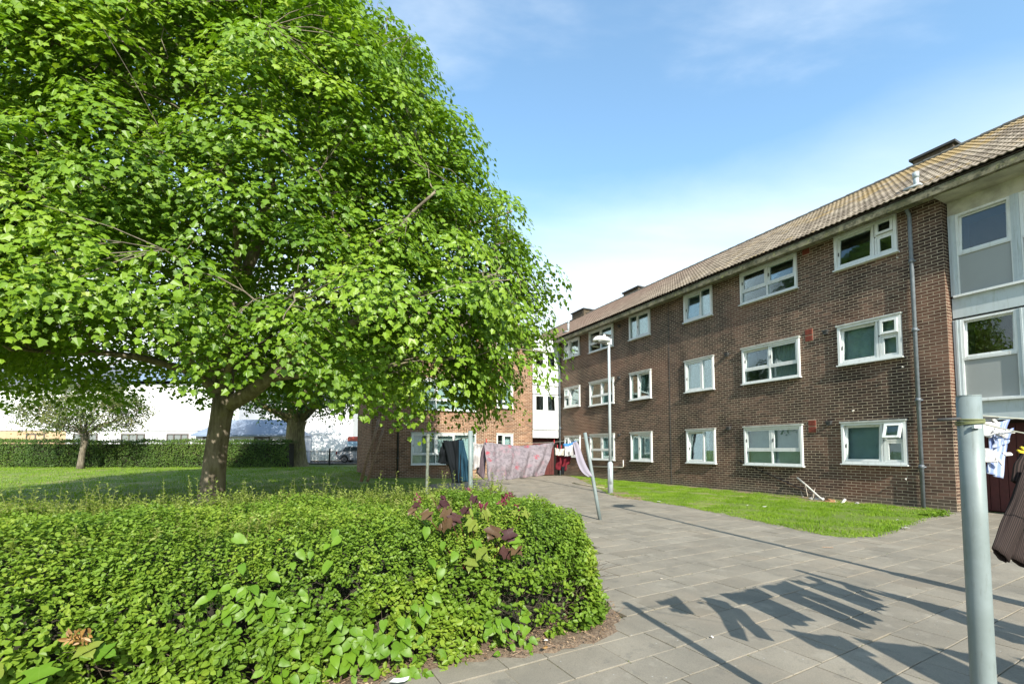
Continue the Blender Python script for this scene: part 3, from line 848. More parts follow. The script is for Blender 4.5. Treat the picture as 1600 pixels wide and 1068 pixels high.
# course of plinth
# --- staircase bay builder (vertical timber frame with windows and infill panels)
def stair_bay(parent, fc, u0, u1, n, mat, topmat, zs=((5.02, 5.97, 6.93), (2.58, 3.52, 4.45)), jamb=.13, depth=.5, skip_side=False):
    for (a, b, y) in [(6.99, 7.36, .012), (4.50, 4.97, .012), (2.10, 2.53, .012)]:
        fm = MB(); fm.box(u0, -.10, a, u1, y, b, T=fc.T()); link('spandrel', fm.mesh('spandrel', topmat if a > 6 else mat), parent)
    hm = MB(); hm.box(u0, -.10, 6.93, u1, .03, 6.988, T=fc.T()); link('head_rail', hm.mesh('head_rail', topmat), parent)
    pitch = (u1 - u0 - jamb) / n
    for (zb, zm, zt) in zs:
        j = MB()
        for k in range(n + 1):
            x = u0 + k * pitch
            j.box(x, -.08, zb, x + jamb, .035, zt, T=fc.T()); j.box(x + jamb * .38, .035, zb, x + jamb * .62, .05, zt, T=fc.T())
        link('mullion', j.mesh('mullion', mat), parent)
        sm = MB(); sm.box(u0 + .05, -.05, zb - .05, u1 - .02, .09, zb - .001, T=fc.T()); link('sill', sm.mesh('sill', WHITE), parent)
        for k in range(n):
            a, b = u0 + k * pitch + jamb + .002, u0 + (k + 1) * pitch - .002
            g = MB(); ring(g, a, zm, b, zt, .05, -.06, .02, T=fc.T()); ring(g, a, zb, b, zm - .004, .022, -.06, .02, T=fc.T())
            fo = link('window', g.mesh('window', WHITE), parent)
            tl = MB(); ring(tl, 0, 0, b - a - .10, zt - zm - .10, .035, -.02, .015)
            T0 = fc.T() @ Matrix.Translation((a + .05, -.02, zm + .05)) @ Matrix.Rotation(R(4 if k % 2 == 0 else 0), 4, 'X')
            co = link('casement', tl.mesh('casement', WHITE), fo); co.matrix_local = T0
            pm = MB(); pm.box(.035, -.004, .035, b - a - .135, .004, zt - zm - .135)
            po = link('pane', pm.mesh('pane', GLASS), fo); po.matrix_local = T0
            pn = MB(); pn.box(a + .022, -.05, zb + .022, b - .022, -.012, zm - .026, T=fc.T())
            link('infill_panel', pn.mesh('infill_panel', GREYPANEL if mat is BLUEPANEL else WHITEPANEL), fo)
    # stair well interior
    im = MB()
    for (z0, z1) in ((2.2, 4.6), (4.7, 7.0)):
        c = [fc.p(u0 + .02, -.12, z0), fc.p(u1 - .02, -.12, z0), fc.p(u1 - .02, -.12, z1), fc.p(u0 + .02, -.12, z1), fc.p(u0 + .02, -1.12, z0), fc.p(u1 - .02, -1.12, z0), fc.p(u1 - .02, -1.12, z1), fc.p(u0 + .02, -1.12, z1)]
        im.add(c, [(4, 5, 6, 7), (0, 1, 5, 4), (2, 3, 7, 6), (1, 2, 6, 5), (3, 0, 4, 7)])
    link('stairwell', im.mesh('stairwell', ROOMDARK), parent)
    st = MB()
    for zz in (3.3, 5.7):
        for q in range(7): st.box(u0 + .15 + q * .2, -1.1, zz - .9 + q * .17, u0 + .35 + q * .2, -.5, zz - .86 + q * .17 + .03, T=fc.T())
    link('stair_flight', st.mesh('stair_flight', GREYPANEL), parent)
    # entrance recess
    rm = MB()
    c = [fc.p(u0, -.10, 0), fc.p(u1, -.10, 0), fc.p(u1, -.10, 2.12), fc.p(u0, -.10, 2.12), fc.p(u0, -depth, 0), fc.p(u1, -depth, 0), fc.p(u1, -depth, 2.12), fc.p(u0, -depth, 2.12)]
    rm.add(c, [(4, 5, 6, 7), (2, 3, 7, 6), (1, 2, 6, 5)] + ([] if skip_side else [(3, 0, 4, 7)]))
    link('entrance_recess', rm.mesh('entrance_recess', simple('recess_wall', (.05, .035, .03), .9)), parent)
    nb = max(4, int((u1 - u0) / .16)); bw = (u1 - u0 - .1) / nb
    dm = MB(); 
    door = None
    dk = MB(); dk.box(u0 + .04, -depth + .01, .03, u1 - .04, -depth + .05, 2.05, T=fc.T())
    door = link('entrance_door', dk.mesh('entrance_door', REDDOOR), parent)
    for k in range(nb):
        q = MB(); q.box(u0 + .05 + k * bw + .006, -depth + .05, .05, u0 + .05 + (k + 1) * bw - .006, -depth + .075, 2.0, T=fc.T())
        link('door_board', q.mesh('door_board', REDDOOR), door)
FS = Face((0, -.25), (-1, 0), (0, 1))     # u runs towards the camera's right
# doorway side of the near stair bay (window face set back from the brick)
stair_bay(main, FS, .02, 3.25, 3, BLUEPANEL, CREAM, depth=.9, skip_side=True)
em = MB(); em.box(-3.27, -.25, 7.27, -.0, .36, 7.34); link('bay_soffit', em.mesh('bay_soffit', CREAM), main)
# more brick facade past the staircase
FM2 = Face((-3.27, 0), (-1, 0), (0, 1))
m2 = MB(); wall_sheet(m2, FM2, [(0, 0, 8.7, ZT)]); link('wall', m2.mesh('wall', MORTAR), main)
me = brick_mesh('brickwork', FM2, [r for r, f in brick_rects(0, 8.7, 0, ZT, [(.9, 1.08, 2.3, 2.16), (.9, 3.76, 2.3, 4.82), (.9, 6.42, 2.3, 7.38)])], BRICK); link('brickwork', me, main, kind='stuff')
for z in (1.08, 3.76, 6.42):
    window(main, Face((-5.6, .005), (1, 0), (0, 1)), 0, z, 1.4, 1.0 if z < 6 else .94, LA, [0, 0, 5], 'teal', True, inner=False, hood=z < 6)

# --- roof --------------------------------------------------------------------
EN, EZ, RN, RZ = .50, 7.53, -4.5, 10.64
S0, S1 = -12.0, 25.9
slope = math.atan2(RZ - EZ, EN - RN); SLn = math.hypot(RZ - EZ, EN - RN)
rf = MB()
rf.add([(S0, EN - .03, EZ - .035), (S1, EN - .03, EZ - .035), (S1, RN, RZ - .03), (S0, RN, RZ - .03), (S0, -9.5, EZ - .03), (S1, -9.5, EZ - .03)], [(3, 2, 1, 0), (2, 3, 4, 5)])
rf.add([(S1 - .02, EN - .03, EZ - .04), (S1 - .02, RN, RZ - .04), (S1 - .02, -9.5, EZ - .04)], [(0, 1, 2)])
roof = link('roof', rf.mesh('roof', TILE), main)
TW, TG = .27, .33
def tile_profile():
    pts = []
    for i in range(9):
        x = i / 8 * TW
        pts.append((x, -.0 + .030 * max(0, math.sin(2 * math.pi * (x / (TW / 2)) - math.pi / 2) * .5 + .5)))
    return pts
tp = tile_profile()
def tile_mb():
    m = MB(); v = []
    for (y, zb) in ((0, .024), (TG + .045, .0)):
        for x, z in tp: v.append((x - TW / 2, y, z + zb))
    for x, z in tp: v.append((x - TW / 2, 0, z + .024 - .021))
    f = [(i, i+1, 9+i+1, 9+i) for i in range(8)] + [(18+i, 18+i+1, i+1, i) for i in range(8)]
    return m.add(v, f)
tm = tile_mb(); tmesh = tm.mesh('roof_tile', TILE, False)
tiles = []
nr = int(SLn / TG)
for r_ in range(nr + 1):
    for c in range(int((S1 - S0) / TW)):
        s_ = S0 + (c + .5) * TW; q = r_ * TG
        if q + .1 > SLn: continue
        tiles.append((s_, q))
def tile_T(s_, q, j=True):
    y = EN - q * math.cos(slope); z = EZ + q * math.sin(slope)
    return Matrix.Translation((s_, y, z)) @ Matrix.Rotation(math.pi, 4, 'Z') @ Matrix.Rotation(slope, 4, 'X') @ Matrix.Rotation(random.gauss(0, .012) if j else 0, 4, 'Y')
tiles.sort(key=lambda a: abs(a[0] + .2) * 1.0 + a[1] * .35 + (100 if a[0] < -1.6 else 0))
for (s_, q) in tiles[:300]:
    o = bpy.data.objects.new('roof_tile', tmesh); COL.objects.link(o); o.parent = roof; o.matrix_local = tile_T(s_, q)
tv = np.array(tm.v); tf = np.array(tm.f)
rest = tiles[300:]
VV = np.zeros((len(rest), len(tv), 3))
for i, (s_, q) in enumerate(rest):
    T = np.array(tile_T(s_, q)); VV[i] = tv @ T[:3, :3].T + T[:3, 3]
Fc = (tf[None] + (np.arange(len(rest)) * len(tv))[:, None, None]).reshape(-1, 4)
link('roof_tiling', np_mesh('roof_tiling', VV.reshape(-1, 3), Fc, TILE), roof, kind='stuff')
rm = MB(); L = .45
s_ = S0
while s_ < S1:
    rm.tube([(s_, RN, RZ - .02), (s_ + L - .01, RN, RZ - .005)], .11, 10); s_ += L
link('ridge_tiles', rm.mesh('ridge_tiles', simple('ridge_tile_grey', (.10, .098, .082), .9, .2, 6, bmp=.3)), roof, kind='stuff')
fm = MB(); fm.box(S0, .27, 7.29, S1, .475, 7.465); link('fascia', fm.mesh('fascia', FASCIA), main)
fm = MB(); fm.box(.0, .0, 7.385, S1, .40, 7.40); fm.box(S0, .0, 7.385, -3.27, .40, 7.40); link('soffit', fm.mesh('soffit', SOFFIT), main)
def chimney(s0, s1, n0, n1, zt):
    m = MB(); m.box(s0, n0, 9.6, s1, n1, zt - .07)
    ch = link('chimney', m.mesh('chimney', CHIMB), roof)
    m = MB(); m.box(s0 - .08, n0 - .08, zt - .07, s1 + .08, n1 + .08, zt); link('chimney_cap', m.mesh('chimney_cap', LEAD), roof)
    return ch
chimney(1.25, 2.25, -5.2, -4.55, 10.96); chimney(15.2, 16.5, -5.2, -4.5, 10.96); chimney(20.2, 21.6, -5.0, -4.2, 11.02)
chimney(-8.2, -6.8, -5.0, -4.2, 11.0)
def vent_pipe(s_, n_, z0, z1):
    m = MB(); m.tube([(s_, n_, z0), (s_, n_, z1)], .055, 12); m.tube([(s_, n_, z1 - .12), (s_, n_, z1 + .02)], .066, 12)
    m.box(s_ - .16, n_ - .1, z0 + .0, s_ + .16, n_ + .24, z0 + .05)
    link('vent_pipe', m.mesh('vent_pipe', GALV, True), roof)
vent_pipe(.46, -.05, 7.80, 8.22); vent_pipe(15.9, -.1, 7.85, 8.5)
# downpipes
def downpipe(parent, fc, u, zt, mat, r_=.042, off=.07):
    m = MB(); p = fc.p
    m.tube([p(u, off, .05), p(u, off, zt - .35), p(u, off, zt - .25), p(u, .38, zt + .0)], r_, 10)
    o = link('downpipe', m.mesh('downpipe', mat, True), parent)
    for z in (1.0, 2.6, 4.3, 6.0):
        b = MB(); b.tube([p(u, off, z), p(u, off, z + .09)], r_ + .012, 10); b.box(u - .07, .0, z + .02, u + .07, off, z + .05, T=fc.T())
        link('pipe_bracket', b.mesh('pipe_bracket', mat, True), o)
downpipe(main, FM, .58, 7.45, PIPEGREY)
downpipe(main, FM, 16.55, 7.45, PIPEGREY)
# thin expansion joint
m = MB(); m.box(8.52, .0, .1, 8.535, .014, 7.36); link('movement_joint', m.mesh('movement_joint', LEAD), main)
# terracotta air bricks, two to a floor
for z0 in (1.945, 4.615, 7.21):
    for d in (0, .19):
        if z0 + d + .16 > 7.4: continue
        m = MB(); m.box(2.995, -.01, z0 + d, 3.205, .016, z0 + d + .165)
        for a in range(5):
            for b in range(3): m.box(3.01 + a * .038, .016, z0 + d + .015 + b * .05, 3.036 + a * .038, .022, z0 + d + .05 + b * .05)
        link('air_brick', m.mesh('air_brick', REDAIR), main)
for (s_, z) in ((2.62, 2.18), (2.62, 4.75), (5.85, 2.17), (5.85, 4.72), (11.55, 4.72), (11.5, 7.1), (11.6, 2.1)):
    m = MB(); m.tube([(s_, -.01, z), (s_, .09, z)], .055, 10); m.box(s_ - .07, .0, z + .03, s_ + .07, .11, z + .07)
    link('vent_hood', m.mesh('vent_hood', LEAD), main)
# pipe clips and thin overflow pipes
for (s_, z) in ((.86, 6.25), (.86, 3.5), (.9, .75), (2.0, 2.5)):
    m = MB(); m.tube([(s_, 0, z), (s_, .10, z - .01), (s_ - .03, .12, z - .03)], .012, 6); link('overflow_pipe', m.mesh('overflow_pipe', PLASTICW), main)
m = MB(); m.tube([(13.7, .07, .62), (11.35, .07, .66), (11.3, .07, .70), (11.3, .07, .98)], .024, 8); link('waste_pipe', m.mesh('waste_pipe', PLASTICW, True), main)
m = MB(); m.tube([(5.5, .03, 1.08), (4.6, .03, .72), (3.3, .03, .25), (3.0, .03, .06)], .014, 6); link('wall_cable', m.mesh('wall_cable', DARKMETAL, True), main)
m = MB(); m.tube([(.40, .05, 2.12), (.0, .05, 2.12)], .012, 6); link('wall_cable', m.mesh('wall_cable', DARKMETAL), main)

# --- cross wing at the far end -----------------------------------------------
wing = thing('brick_wing', 'orange brick wing with white stair bay across the far end of the courtyard', 'apartment block', (O2.x, O2.y, 0), ANG)
FW = Face((SL, 0), (0, 1), (-1, 0))
WT = 10.15
ww = [(5.02, .74, 3.30, 1.50, 'w3'), (2.92, .98, .95, 1.28, 'c')]
allw = []
for dz in (0, 2.65, 5.30):
    allw.append((5.02, .74 + dz, 3.30, 1.50 if dz < 5 else 1.28, 'w3')); allw.append((2.92, .98 + dz, .95, 1.28 if dz < 5 else 1.06, 'c'))
wh = [(a + .01, b, a + c - .01, b + d) for a, b, c, d, k in allw]
m = MB(); wall_sheet(m, FW, holed(1.72, WT, -.1, ZT, wh), .25, wh)
FE = Face((SL, WT), (1, 0), (0, 1)); wall_sheet(m, FE, [(0, -.1, 4.5, ZT)])
wwall = link('wall', m.mesh('wall', MORTAR), wing)
me = brick_mesh('brickwork', FW, [r for r, f in brick_rects(1.72, WT, -.075, ZT, [(h[0] - .012, h[1] - .035, h[2] + .012, h[3] + .02) for h in wh])], BRICKO); link('brickwork', me, wwall, kind='stuff')
me = brick_mesh('brickwork', FE, [r for r, f in brick_rects(0, 4.5, -.075, ZT, [])], BRICKO); link('brickwork', me, wwall, kind='stuff')
L3 = [(0, .0, .36, .3, 'fixed'), (0, .3, .36, 1, 'cas'), (.36, .0, .66, .3, 'fixed'), (.36, .3, .66, 1, 'cas'), (.66, .0, 1, 1, 'fixed')]
for (a, b, c, d, k) in allw:
    window(wing, FW, a, b, c, d, L3 if k == 'w3' else LC, [0, 0], 'net' if k == 'w3' else 'half', True, hood=b < 5)
# frame colour pieces of the stair bay
stair_bay(wing, Face((SL - .01, 0), (0, 1), (-1, 0)), .06, 1.70, 2, WHITEPANEL, WHITEPANEL)
m = MB(); m.box(SL - .12, .05, 7.30, SL + 3, 1.72, 7.50); m.box(SL - .05, .05, 7.10, SL + .05, 1.72, 7.28); link('flat_roof', m.mesh('flat_roof', WHITEPANEL), wing)
m = MB(); m.box(SL + 1.3, 1.75, 0, SL + 4.45, WT - .05, 7.3); link('inner_wall', m.mesh('inner_wall', BRICKO), wing)
# wing roof
m = MB(); a0, a1 = 1.75, WT + .35; e0, e1_ = SL - .45, SL + 4.9; mid = (e0 + e1_) / 2
m.add([(e0, a0, 7.5), (e0, a1, 7.5), (mid, a1, 9.0), (mid, a0, 9.0), (e1_, a0, 7.5), (e1_, a1, 7.5)], [(0, 1, 2, 3), (3, 2, 5, 4), (1, 5, 2), (0, 3, 4)])
wr = link('roof', m.mesh('roof', TILE), wing)
rest = []
sl2 = math.atan2(1.5, mid - e0); ln2 = math.hypot(1.5, mid - e0)
for r_ in range(int(ln2 / TG)):
    for c in range(int((a1 - a0) / TW)):
        q = r_ * TG
        T = Matrix.Translation((e0 + q * math.cos(sl2) - .02, a0 + (c + .5) * TW, 7.5 + q * math.sin(sl2) + .03)) @ Matrix.Rotation(-math.pi / 2, 4, 'Z') @ Matrix.Rotation(sl2, 4, 'X')
        rest.append(tv @ np.array(T)[:3, :3].T + np.array(T)[:3, 3])
VV = np.array(rest); Fc = (tf[None] + (np.arange(len(rest)) * len(tv))[:, None, None]).reshape(-1, 4)
link('roof_tiling', np_mesh('roof_tiling', VV.reshape(-1, 3), Fc, TILE), wr, kind='stuff')
m = MB(); m.box(SL - .35, 1.75, 7.36, SL - .30, WT, 7.5); m.box(SL - .30, 1.75, 7.37, SL, WT, 7.41); link('fascia', m.mesh('fascia', FASCIA), wing)
downpipe(wing, Face((SL, 0), (0, 1), (-1, 0)), 8.95, 7.4, LEAD)

# ================================================================== BACKGROUND BUILDINGS (across the road)
def wx(px, Y): return (px - 800) / F * Y * 1.0
PALE = simple('white_render_wall', (.72, .73, .74), .7, .05, .4)
TAN = simple('tan_timber_cladding', (.46, .33, .20), .8, .1, 1.5)
BLUEROOF = simple('blue_grey_metal_roof', (.20, .26, .36), .4, .1, 1.0)
GREYROOF = simple('slate_grey_roof', (.13, .14, .16), .6, .15, 1.0)
DARKFRAME = simple('dark_window_frame', (.10, .085, .075), .5, .1)
REDBRICKFAR = simple('distant_red_brick', (.30, .17, .12), .9, .12, 1.2)
def bg_window(parent, x, z, w, h, n, fm_=DARKFRAME, y=-.06):
    m = MB(); ring(m, x, z, x + w, z + h, .09, y, .03)
    for k in range(1, n): m.box(x + w * k / n - .05, y + .01, z + .09, x + w * k / n + .05, .02, z + h - .09)
    o = link('window', m.mesh('window', fm_), parent)
    for k in range(n):
        a = x + w * k / n + (.05 if k else .09); b = x + w * (k + 1) / n - (.05 if k < n - 1 else .09)
        g = MB(); g.box(a, -.035, z + .09, b, -.02, z + h - .09); link('pane', g.mesh('pane', BGGLASS), o)
    return o
def opaque_glass(name, col):
    m, t, b = new_mat(name); b.inputs['Base Color'].default_value = c4(col); b.inputs['Roughness'].default_value = .08; b.inputs['Specular IOR Level'].default_value = .9; return m
BGGLASS = opaque_glass('distant_window_glass', (.16, .18, .17))
YA = 40.0
xa0, xa1 = wx(-260, YA), wx(372, YA)
A = thing('white_terrace', 'long white rendered building with grey roof, tan cladding and dark windows behind the far hedge', 'building', (xa0, YA, .25))
LN = xa1 - xa0
m = MB(); m.box(0, .0, 0, LN, 9, 7.0); link('wall', m.mesh('wall', PALE), A)
m = MB()
for k in range(int(LN / 2.4)): m.box(k * 2.4 + 1.1, -.012, 2.95, k * 2.4 + 1.13, -.0, 6.9)
m.box(-.01, -.03, 2.83, LN, -.001, 2.90)
link('wall_joint', m.mesh('wall_joint', GREYROOF), A)
tx0 = wx(-150, YA) - xa0; tx1 = wx(103, YA) - xa0
m = MB(); m.box(tx0, -.05, 0.0, tx1, -.002, 2.82)
cl = link('cladding', m.mesh('cladding', TAN), A)
for (p0, p1, n) in ((-90, -55, 2), (42, 71, 2), (115, 153, 3), (190, 227, 3), (261, 295, 3), (325, 352, 2)):
    a, b = wx(p0, YA) - xa0, wx(p1, YA) - xa0
    o = bg_window(A, a, 1.35, b - a, 1.25, n, y=-.10); 
m = MB()
m.add([(-.5, -.7, 7.0), (LN * .72, -.7, 7.0), (LN * .72, 4.5, 9.4), (-.5, 4.5, 9.4), (-.5, 9.7, 7.0), (LN * .72, 9.7, 7.0)], [(0, 1, 2, 3), (3, 2, 5, 4), (1, 5, 2), (0, 3, 4)])
m.box(-.5, -.7, 6.8, LN * .72, -.6, 7.0); m.box(-.5, -.6, 6.8, LN * .72, 0, 6.86)
link('roof', m.mesh('roof', GREYROOF), A)
m = MB(); m.add([(LN * .725, -.5, 7.2), (LN + .3, -.5, 7.2), (LN + .3, 5, 9.9), (LN * .725, 5, 9.9), (LN*.725, 9, 7.2), (LN + .3, 9, 7.2)], [(0, 1, 2, 3), (3, 2, 5, 4), (1, 5, 2), (0, 3, 4)])
link('roof', m.mesh('roof', BLUEROOF), A)
YB = 37.0
xb0, xb1 = wx(306, YB), wx(452, YB)
B = thing('low_white_annexe', 'low white annexe with a sloping blue grey roof seen between the two tree trunks', 'building', (xb0, YB, .28))
LB_ = xb1 - xb0
m = MB(); m.box(0, 0, 0, LB_, 4, 2.4); link('wall', m.mesh('wall', PALE), B)
m = MB(); m.add([(-.2, -.35, 2.38), (LB_ + .1, -.35, 2.38), (LB_ - 1.3, 2.2, 3.75), (-.2 + 1.2, 2.2, 3.75), (-.2, 4.2, 2.38), (LB_ + .1, 4.2, 2.38)], [(0, 1, 2, 3), (3, 2, 5, 4), (1, 5, 2), (0, 3, 4)]); m.box(-.2, -.37, 2.24, LB_ + .1, -.32, 2.38)
link('roof', m.mesh('roof', BLUEROOF), B)
bg_window(B, wx(398, YB) - xb0, 1.25, 1.25, .95, 2, y=-.1); bg_window(B, wx(318, YB) - xb0, 1.25, 1.25, .95, 2, y=-.1)
YC = 47.0
xc0, xc1 = wx(425, YC), wx(551, YC)
Cb = thing('white_gable_building', 'tall plain white wall of a building across the road behind the black railings', 'building', (xc0, YC, .3))
LC_ = xc1 - xc0
m = MB(); m.box(0, 0, 0, LC_, 8, 6.2); link('wall', m.mesh('wall', PALE), Cb)
m = MB(); m.box(-.02, -.03, 2.68, LC_ + .02, -.001, 2.76); m.box(3.85, -.05, 0, 4.1, -.002, 2.66); link('wall_joint', m.mesh('wall_joint', GALV), Cb)
m = MB(); m.add([(-.3, -.4, 6.2), (LC_ + .3, -.4, 6.2), (LC_ + .3, 4, 8), (-.3, 4, 8), (-.3, 8.4, 6.2), (LC_ + .3, 8.4, 6.2)], [(0, 1, 2, 3), (3, 2, 5, 4), (1, 5, 2), (0, 3, 4)]); link('roof', m.mesh('roof', GREYROOF), Cb)
YD = 62.0
xd0, xd1 = wx(300, YD), wx(690, YD)
Db = thing('distant_red_brick_block', 'tall red brick block with pale windows glimpsed through the maple leaves', 'building', (xd0, YD, .3))
LD = xd1 - xd0
m = MB(); m.box(0, 0, 0, LD, 9, 11.5); link('wall', m.mesh('wall', REDBRICKFAR), Db)
for z in (1.4, 4.2, 7.0, 9.4):
    for k in range(int(LD / 4)): bg_window(Db, 1.2 + k * 4, z, 1.8, 1.3, 2, WHITE)
m = MB(); m.add([(-.5, -.6, 11.5), (LD + .5, -.6, 11.5), (LD + .5, 4.5, 14.4), (-.5, 4.5, 14.4), (-.5, 9.6, 11.5), (LD + .5, 9.6, 11.5)], [(0, 1, 2, 3), (3, 2, 5, 4), (1, 5, 2), (0, 3, 4)]); link('roof', m.mesh('roof', GREYROOF), Db)
YV = 50.0
m = MB(); m.box(0, 0, .6, 5.2, 2, 2.2); m.add([(0,0,2.2),(5.2,0,2.2),(5.2,2,2.2),(0,2,2.2),(.25,.15,2.75),(4.6,.15,2.75),(4.6,1.85,2.75),(.25,1.85,2.75)],[(0,1,5,4),(1,2,6,5),(2,3,7,6),(3,0,4,7),(4,5,6,7)])
# road and verge
ASPH = simple('asphalt', (.055, .056, .06), .9, .15, 3.0, bmp=.3)
m = MB(); m.box(-60, 36.2, .20, 12, 43.2, .312, skip='b'); link('road', m.mesh('road', ASPH), kind='structure')
m = MB(); m.box(-60, 35.0, .20, 12, 36.19, .40, skip='b'); m.box(-60, 43.21, .20, 12, 44.6, .41, skip='b'); link('pavement', m.mesh('pavement', SLAB), kind='structure')
# railings
RL = thing('railings', 'black metal railings along the pavement between the old tree and the wing corner', 'railings', (wx(466, 34), 34, .27))
RW = wx(566, 34) - wx(466, 34)
k = 0; x = 0
pm = MB(); pm.box(-.011, -.011, .08, .011, .011, 1.12); pme = pm.mesh('bar', DARKMETAL)
while x < RW:
    o = bpy.data.objects.new('bar', pme); COL.objects.link(o); o.parent = RL; o.location = (x, 0, 0); x += .105
m = MB(); m.box(0, -.02, .12, RW, .02, .155); m.box(0, -.02, 1.02, RW, .02, 1.055); link('rail', m.mesh('rail', DARKMETAL), RL)
for xx in (0, wx(516, 34) - wx(466, 34), RW):
    m = MB(); m.box(xx - .045, -.045, -.1, xx + .045, .045, 1.28); link('post', m.mesh('post', DARKMETAL), RL)
# parked car ------------------------------------------------------------------
CARP = simple('silver_car_paint', (.50, .51, .53), .3, .03, 2.0, metal=.1)
TYRE = simple('tyre_rubber', (.015, .015, .016), .8, .1)
RIM = simple('alloy_rim', (.5, .5, .52), .3, .05, metal=.8)
CARGL = opaque_glass('car_glass', (.03, .035, .04))
TAILR = simple('tail_lamp_red', (.35, .02, .02), .3, .05)
def parked_car(name, x, y, z, rot, label, paint):
    c = thing(name, label, 'car', (x, y, z), rot)
    prof = [(0.0,.32),(.02,.62),(.10,.86),(.42,1.05),(.62,1.38),(.95,1.47),(2.2,1.48),(2.62,1.40),(3.18,1.02),(3.85,.90),(4.08,.72),(4.12,.36),(3.9,.22),(.2,.22)]
    def arch(cx): return [(cx + .36 * math.cos(a), .30 + .36 * math.sin(a)) for a in [R(q) for q in range(-12, 193, 20)]]
    low = [(4.0,.22)] + arch(3.32)[:] + [(2.7,.22),(1.3,.22)] + arch(.78) + [(.2,.22)]
    upp = [(0.0,.32),(.02,.62),(.10,.86),(.30,.98),(3.22,1.0),(3.85,.90),(4.08,.72),(4.12,.36)]
    outline = upp + low
    m = MB(); n = len(outline)
    for yy, ins in ((-.86, 0), (.86, 0)):
        m.v += [(px, yy * (1 - .05 * (pz > .8)), pz) for px, pz in outline]
    m.f += [tuple(range(n)), tuple(reversed(range(n, 2 * n)))] + [(i, i + n, (i + 1) % n + n, (i + 1) % n) for i in range(n)]; m.m += [0] * (n + 2)
    b = link('body', m.mesh('body', paint), c)
    bv = b.modifiers.new('bevel', 'BEVEL'); bv.width = .05; bv.segments = 2; bv.limit_method = 'ANGLE'; bv.angle_limit = R(50)
    m = MB()
    cab = [(.36,.99,.80),(.60,1.36,.66),(.95,1.46,.62),(2.2,1.47,.62),(2.6,1.39,.64),(3.2,1.0,.80)]
    nn_ = len(cab)
    for sgn in (-1, 1): m.v += [(a, sgn * w2, b2) for a, b2, w2 in cab]
    m.f += [tuple(range(nn_)), tuple(reversed(range(nn_, 2 * nn_)))] + [(i, i + nn_, i + 1 + nn_, i + 1) for i in range(nn_ - 1)]; m.m += [0] * (nn_ + 1)
    link('cabin', m.mesh('cabin', paint), c)
    for sgn in (-1, 1):
        for q in ([(.62,1.04,.80),(.76,1.32,.70),(1.05,1.385,.68),(1.22,1.385,.68),(1.22,1.04,.80)], [(1.28,1.04,.80),(1.28,1.385,.68),(2.12,1.395,.67),(2.12,1.04,.80)], [(2.18,1.04,.80),(2.18,1.39,.67),(2.5,1.33,.69),(2.98,1.04,.80)]):
            g = MB(); g.add([(a, sgn * (w2 + .012), b2) for a, b2, w2 in q] + [(a, sgn * (w2 - .02), b2) for a, b2, w2 in q], [tuple(range(len(q))), tuple(range(len(q), 2 * len(q)))])
            link('window', g.mesh('window', CARGL), c)
        for cx in (.78, 3.32):
            g = MB(); g.tube([(cx, sgn * .66, .30), (cx, sgn * .85, .30)], .30, 24); wh_ = link('wheel', g.mesh('wheel', TYRE), c)
            g = MB(); g.tube([(cx, sgn * .80, .30), (cx, sgn * .862, .30)], .20, 20); link('rim', g.mesh('rim', RIM), wh_)
            g = MB()
            for a in range(5):
                a_ = a * 1.2566; g.tube([(cx, sgn * .866, .30), (cx + .17 * math.cos(a_ + .6), sgn * .866, .30 + .17 * math.sin(a_ + .6))], .022, 4, 0)
            link('hub_slot', g.mesh('hub_slot', TYRE), wh_)
        g = MB(); g.box(.0, sgn * .62, .72, .12, sgn * .845, .97); link('tail_lamp', g.mesh('tail_lamp', TAILR), c)
        g = MB(); g.box(4.0, sgn * .55, .62, 4.10, sgn * .82, .76); link('headlight', g.mesh('headlight', WHITE), c)
    g = MB(); g.add([(.34, -.6, 1.04), (.34, .6, 1.04), (.56, .52, 1.36), (.56, -.52, 1.36)], [(0, 1, 2, 3)]); link('rear_window', g.mesh('rear_window', CARGL), c)
    g = MB(); g.box(-.015, -.26, .55, .01, .26, .66); link('number_plate', g.mesh('number_plate', simple('plate_yellow', (.5, .42, .05), .4, .02)), c)
    return c
parked_car('parked_car', wx(533, 41), 40.6, .312, 0, 'silver hatchback parked on the road beyond the black railings', CARP)
V_ = thing('delivery_van', 'pale blue and red van standing beyond the parked silver car', 'van', (wx(548, 46), 44.9, .30))
m = MB(); m.cbox(0, 0, .35, 4.8, 1.9, 2.0, .12); link('body', m.mesh('body', simple('pale_blue_van_paint', (.35, .50, .58), .4, .04)), V_)
m = MB(); m.cbox(.02, .02, 2.0, 4.2, 1.88, 2.45, .12); link('roof', m.mesh('roof', simple('red_van_roof', (.55, .10, .06), .4, .05)), V_)
for cx in (.9, 3.8):
    for yy in (.02, 1.7):
        g = MB(); g.tube([(cx, yy, .32), (cx, yy + .2, .32)], .32, 18); link('wheel', g.mesh('wheel', TYRE), V_)
g = MB(); g.box(2.9, -.012, 1.25, 3.9, .0, 1.85); link('window', g.mesh('window', CARGL), V_)

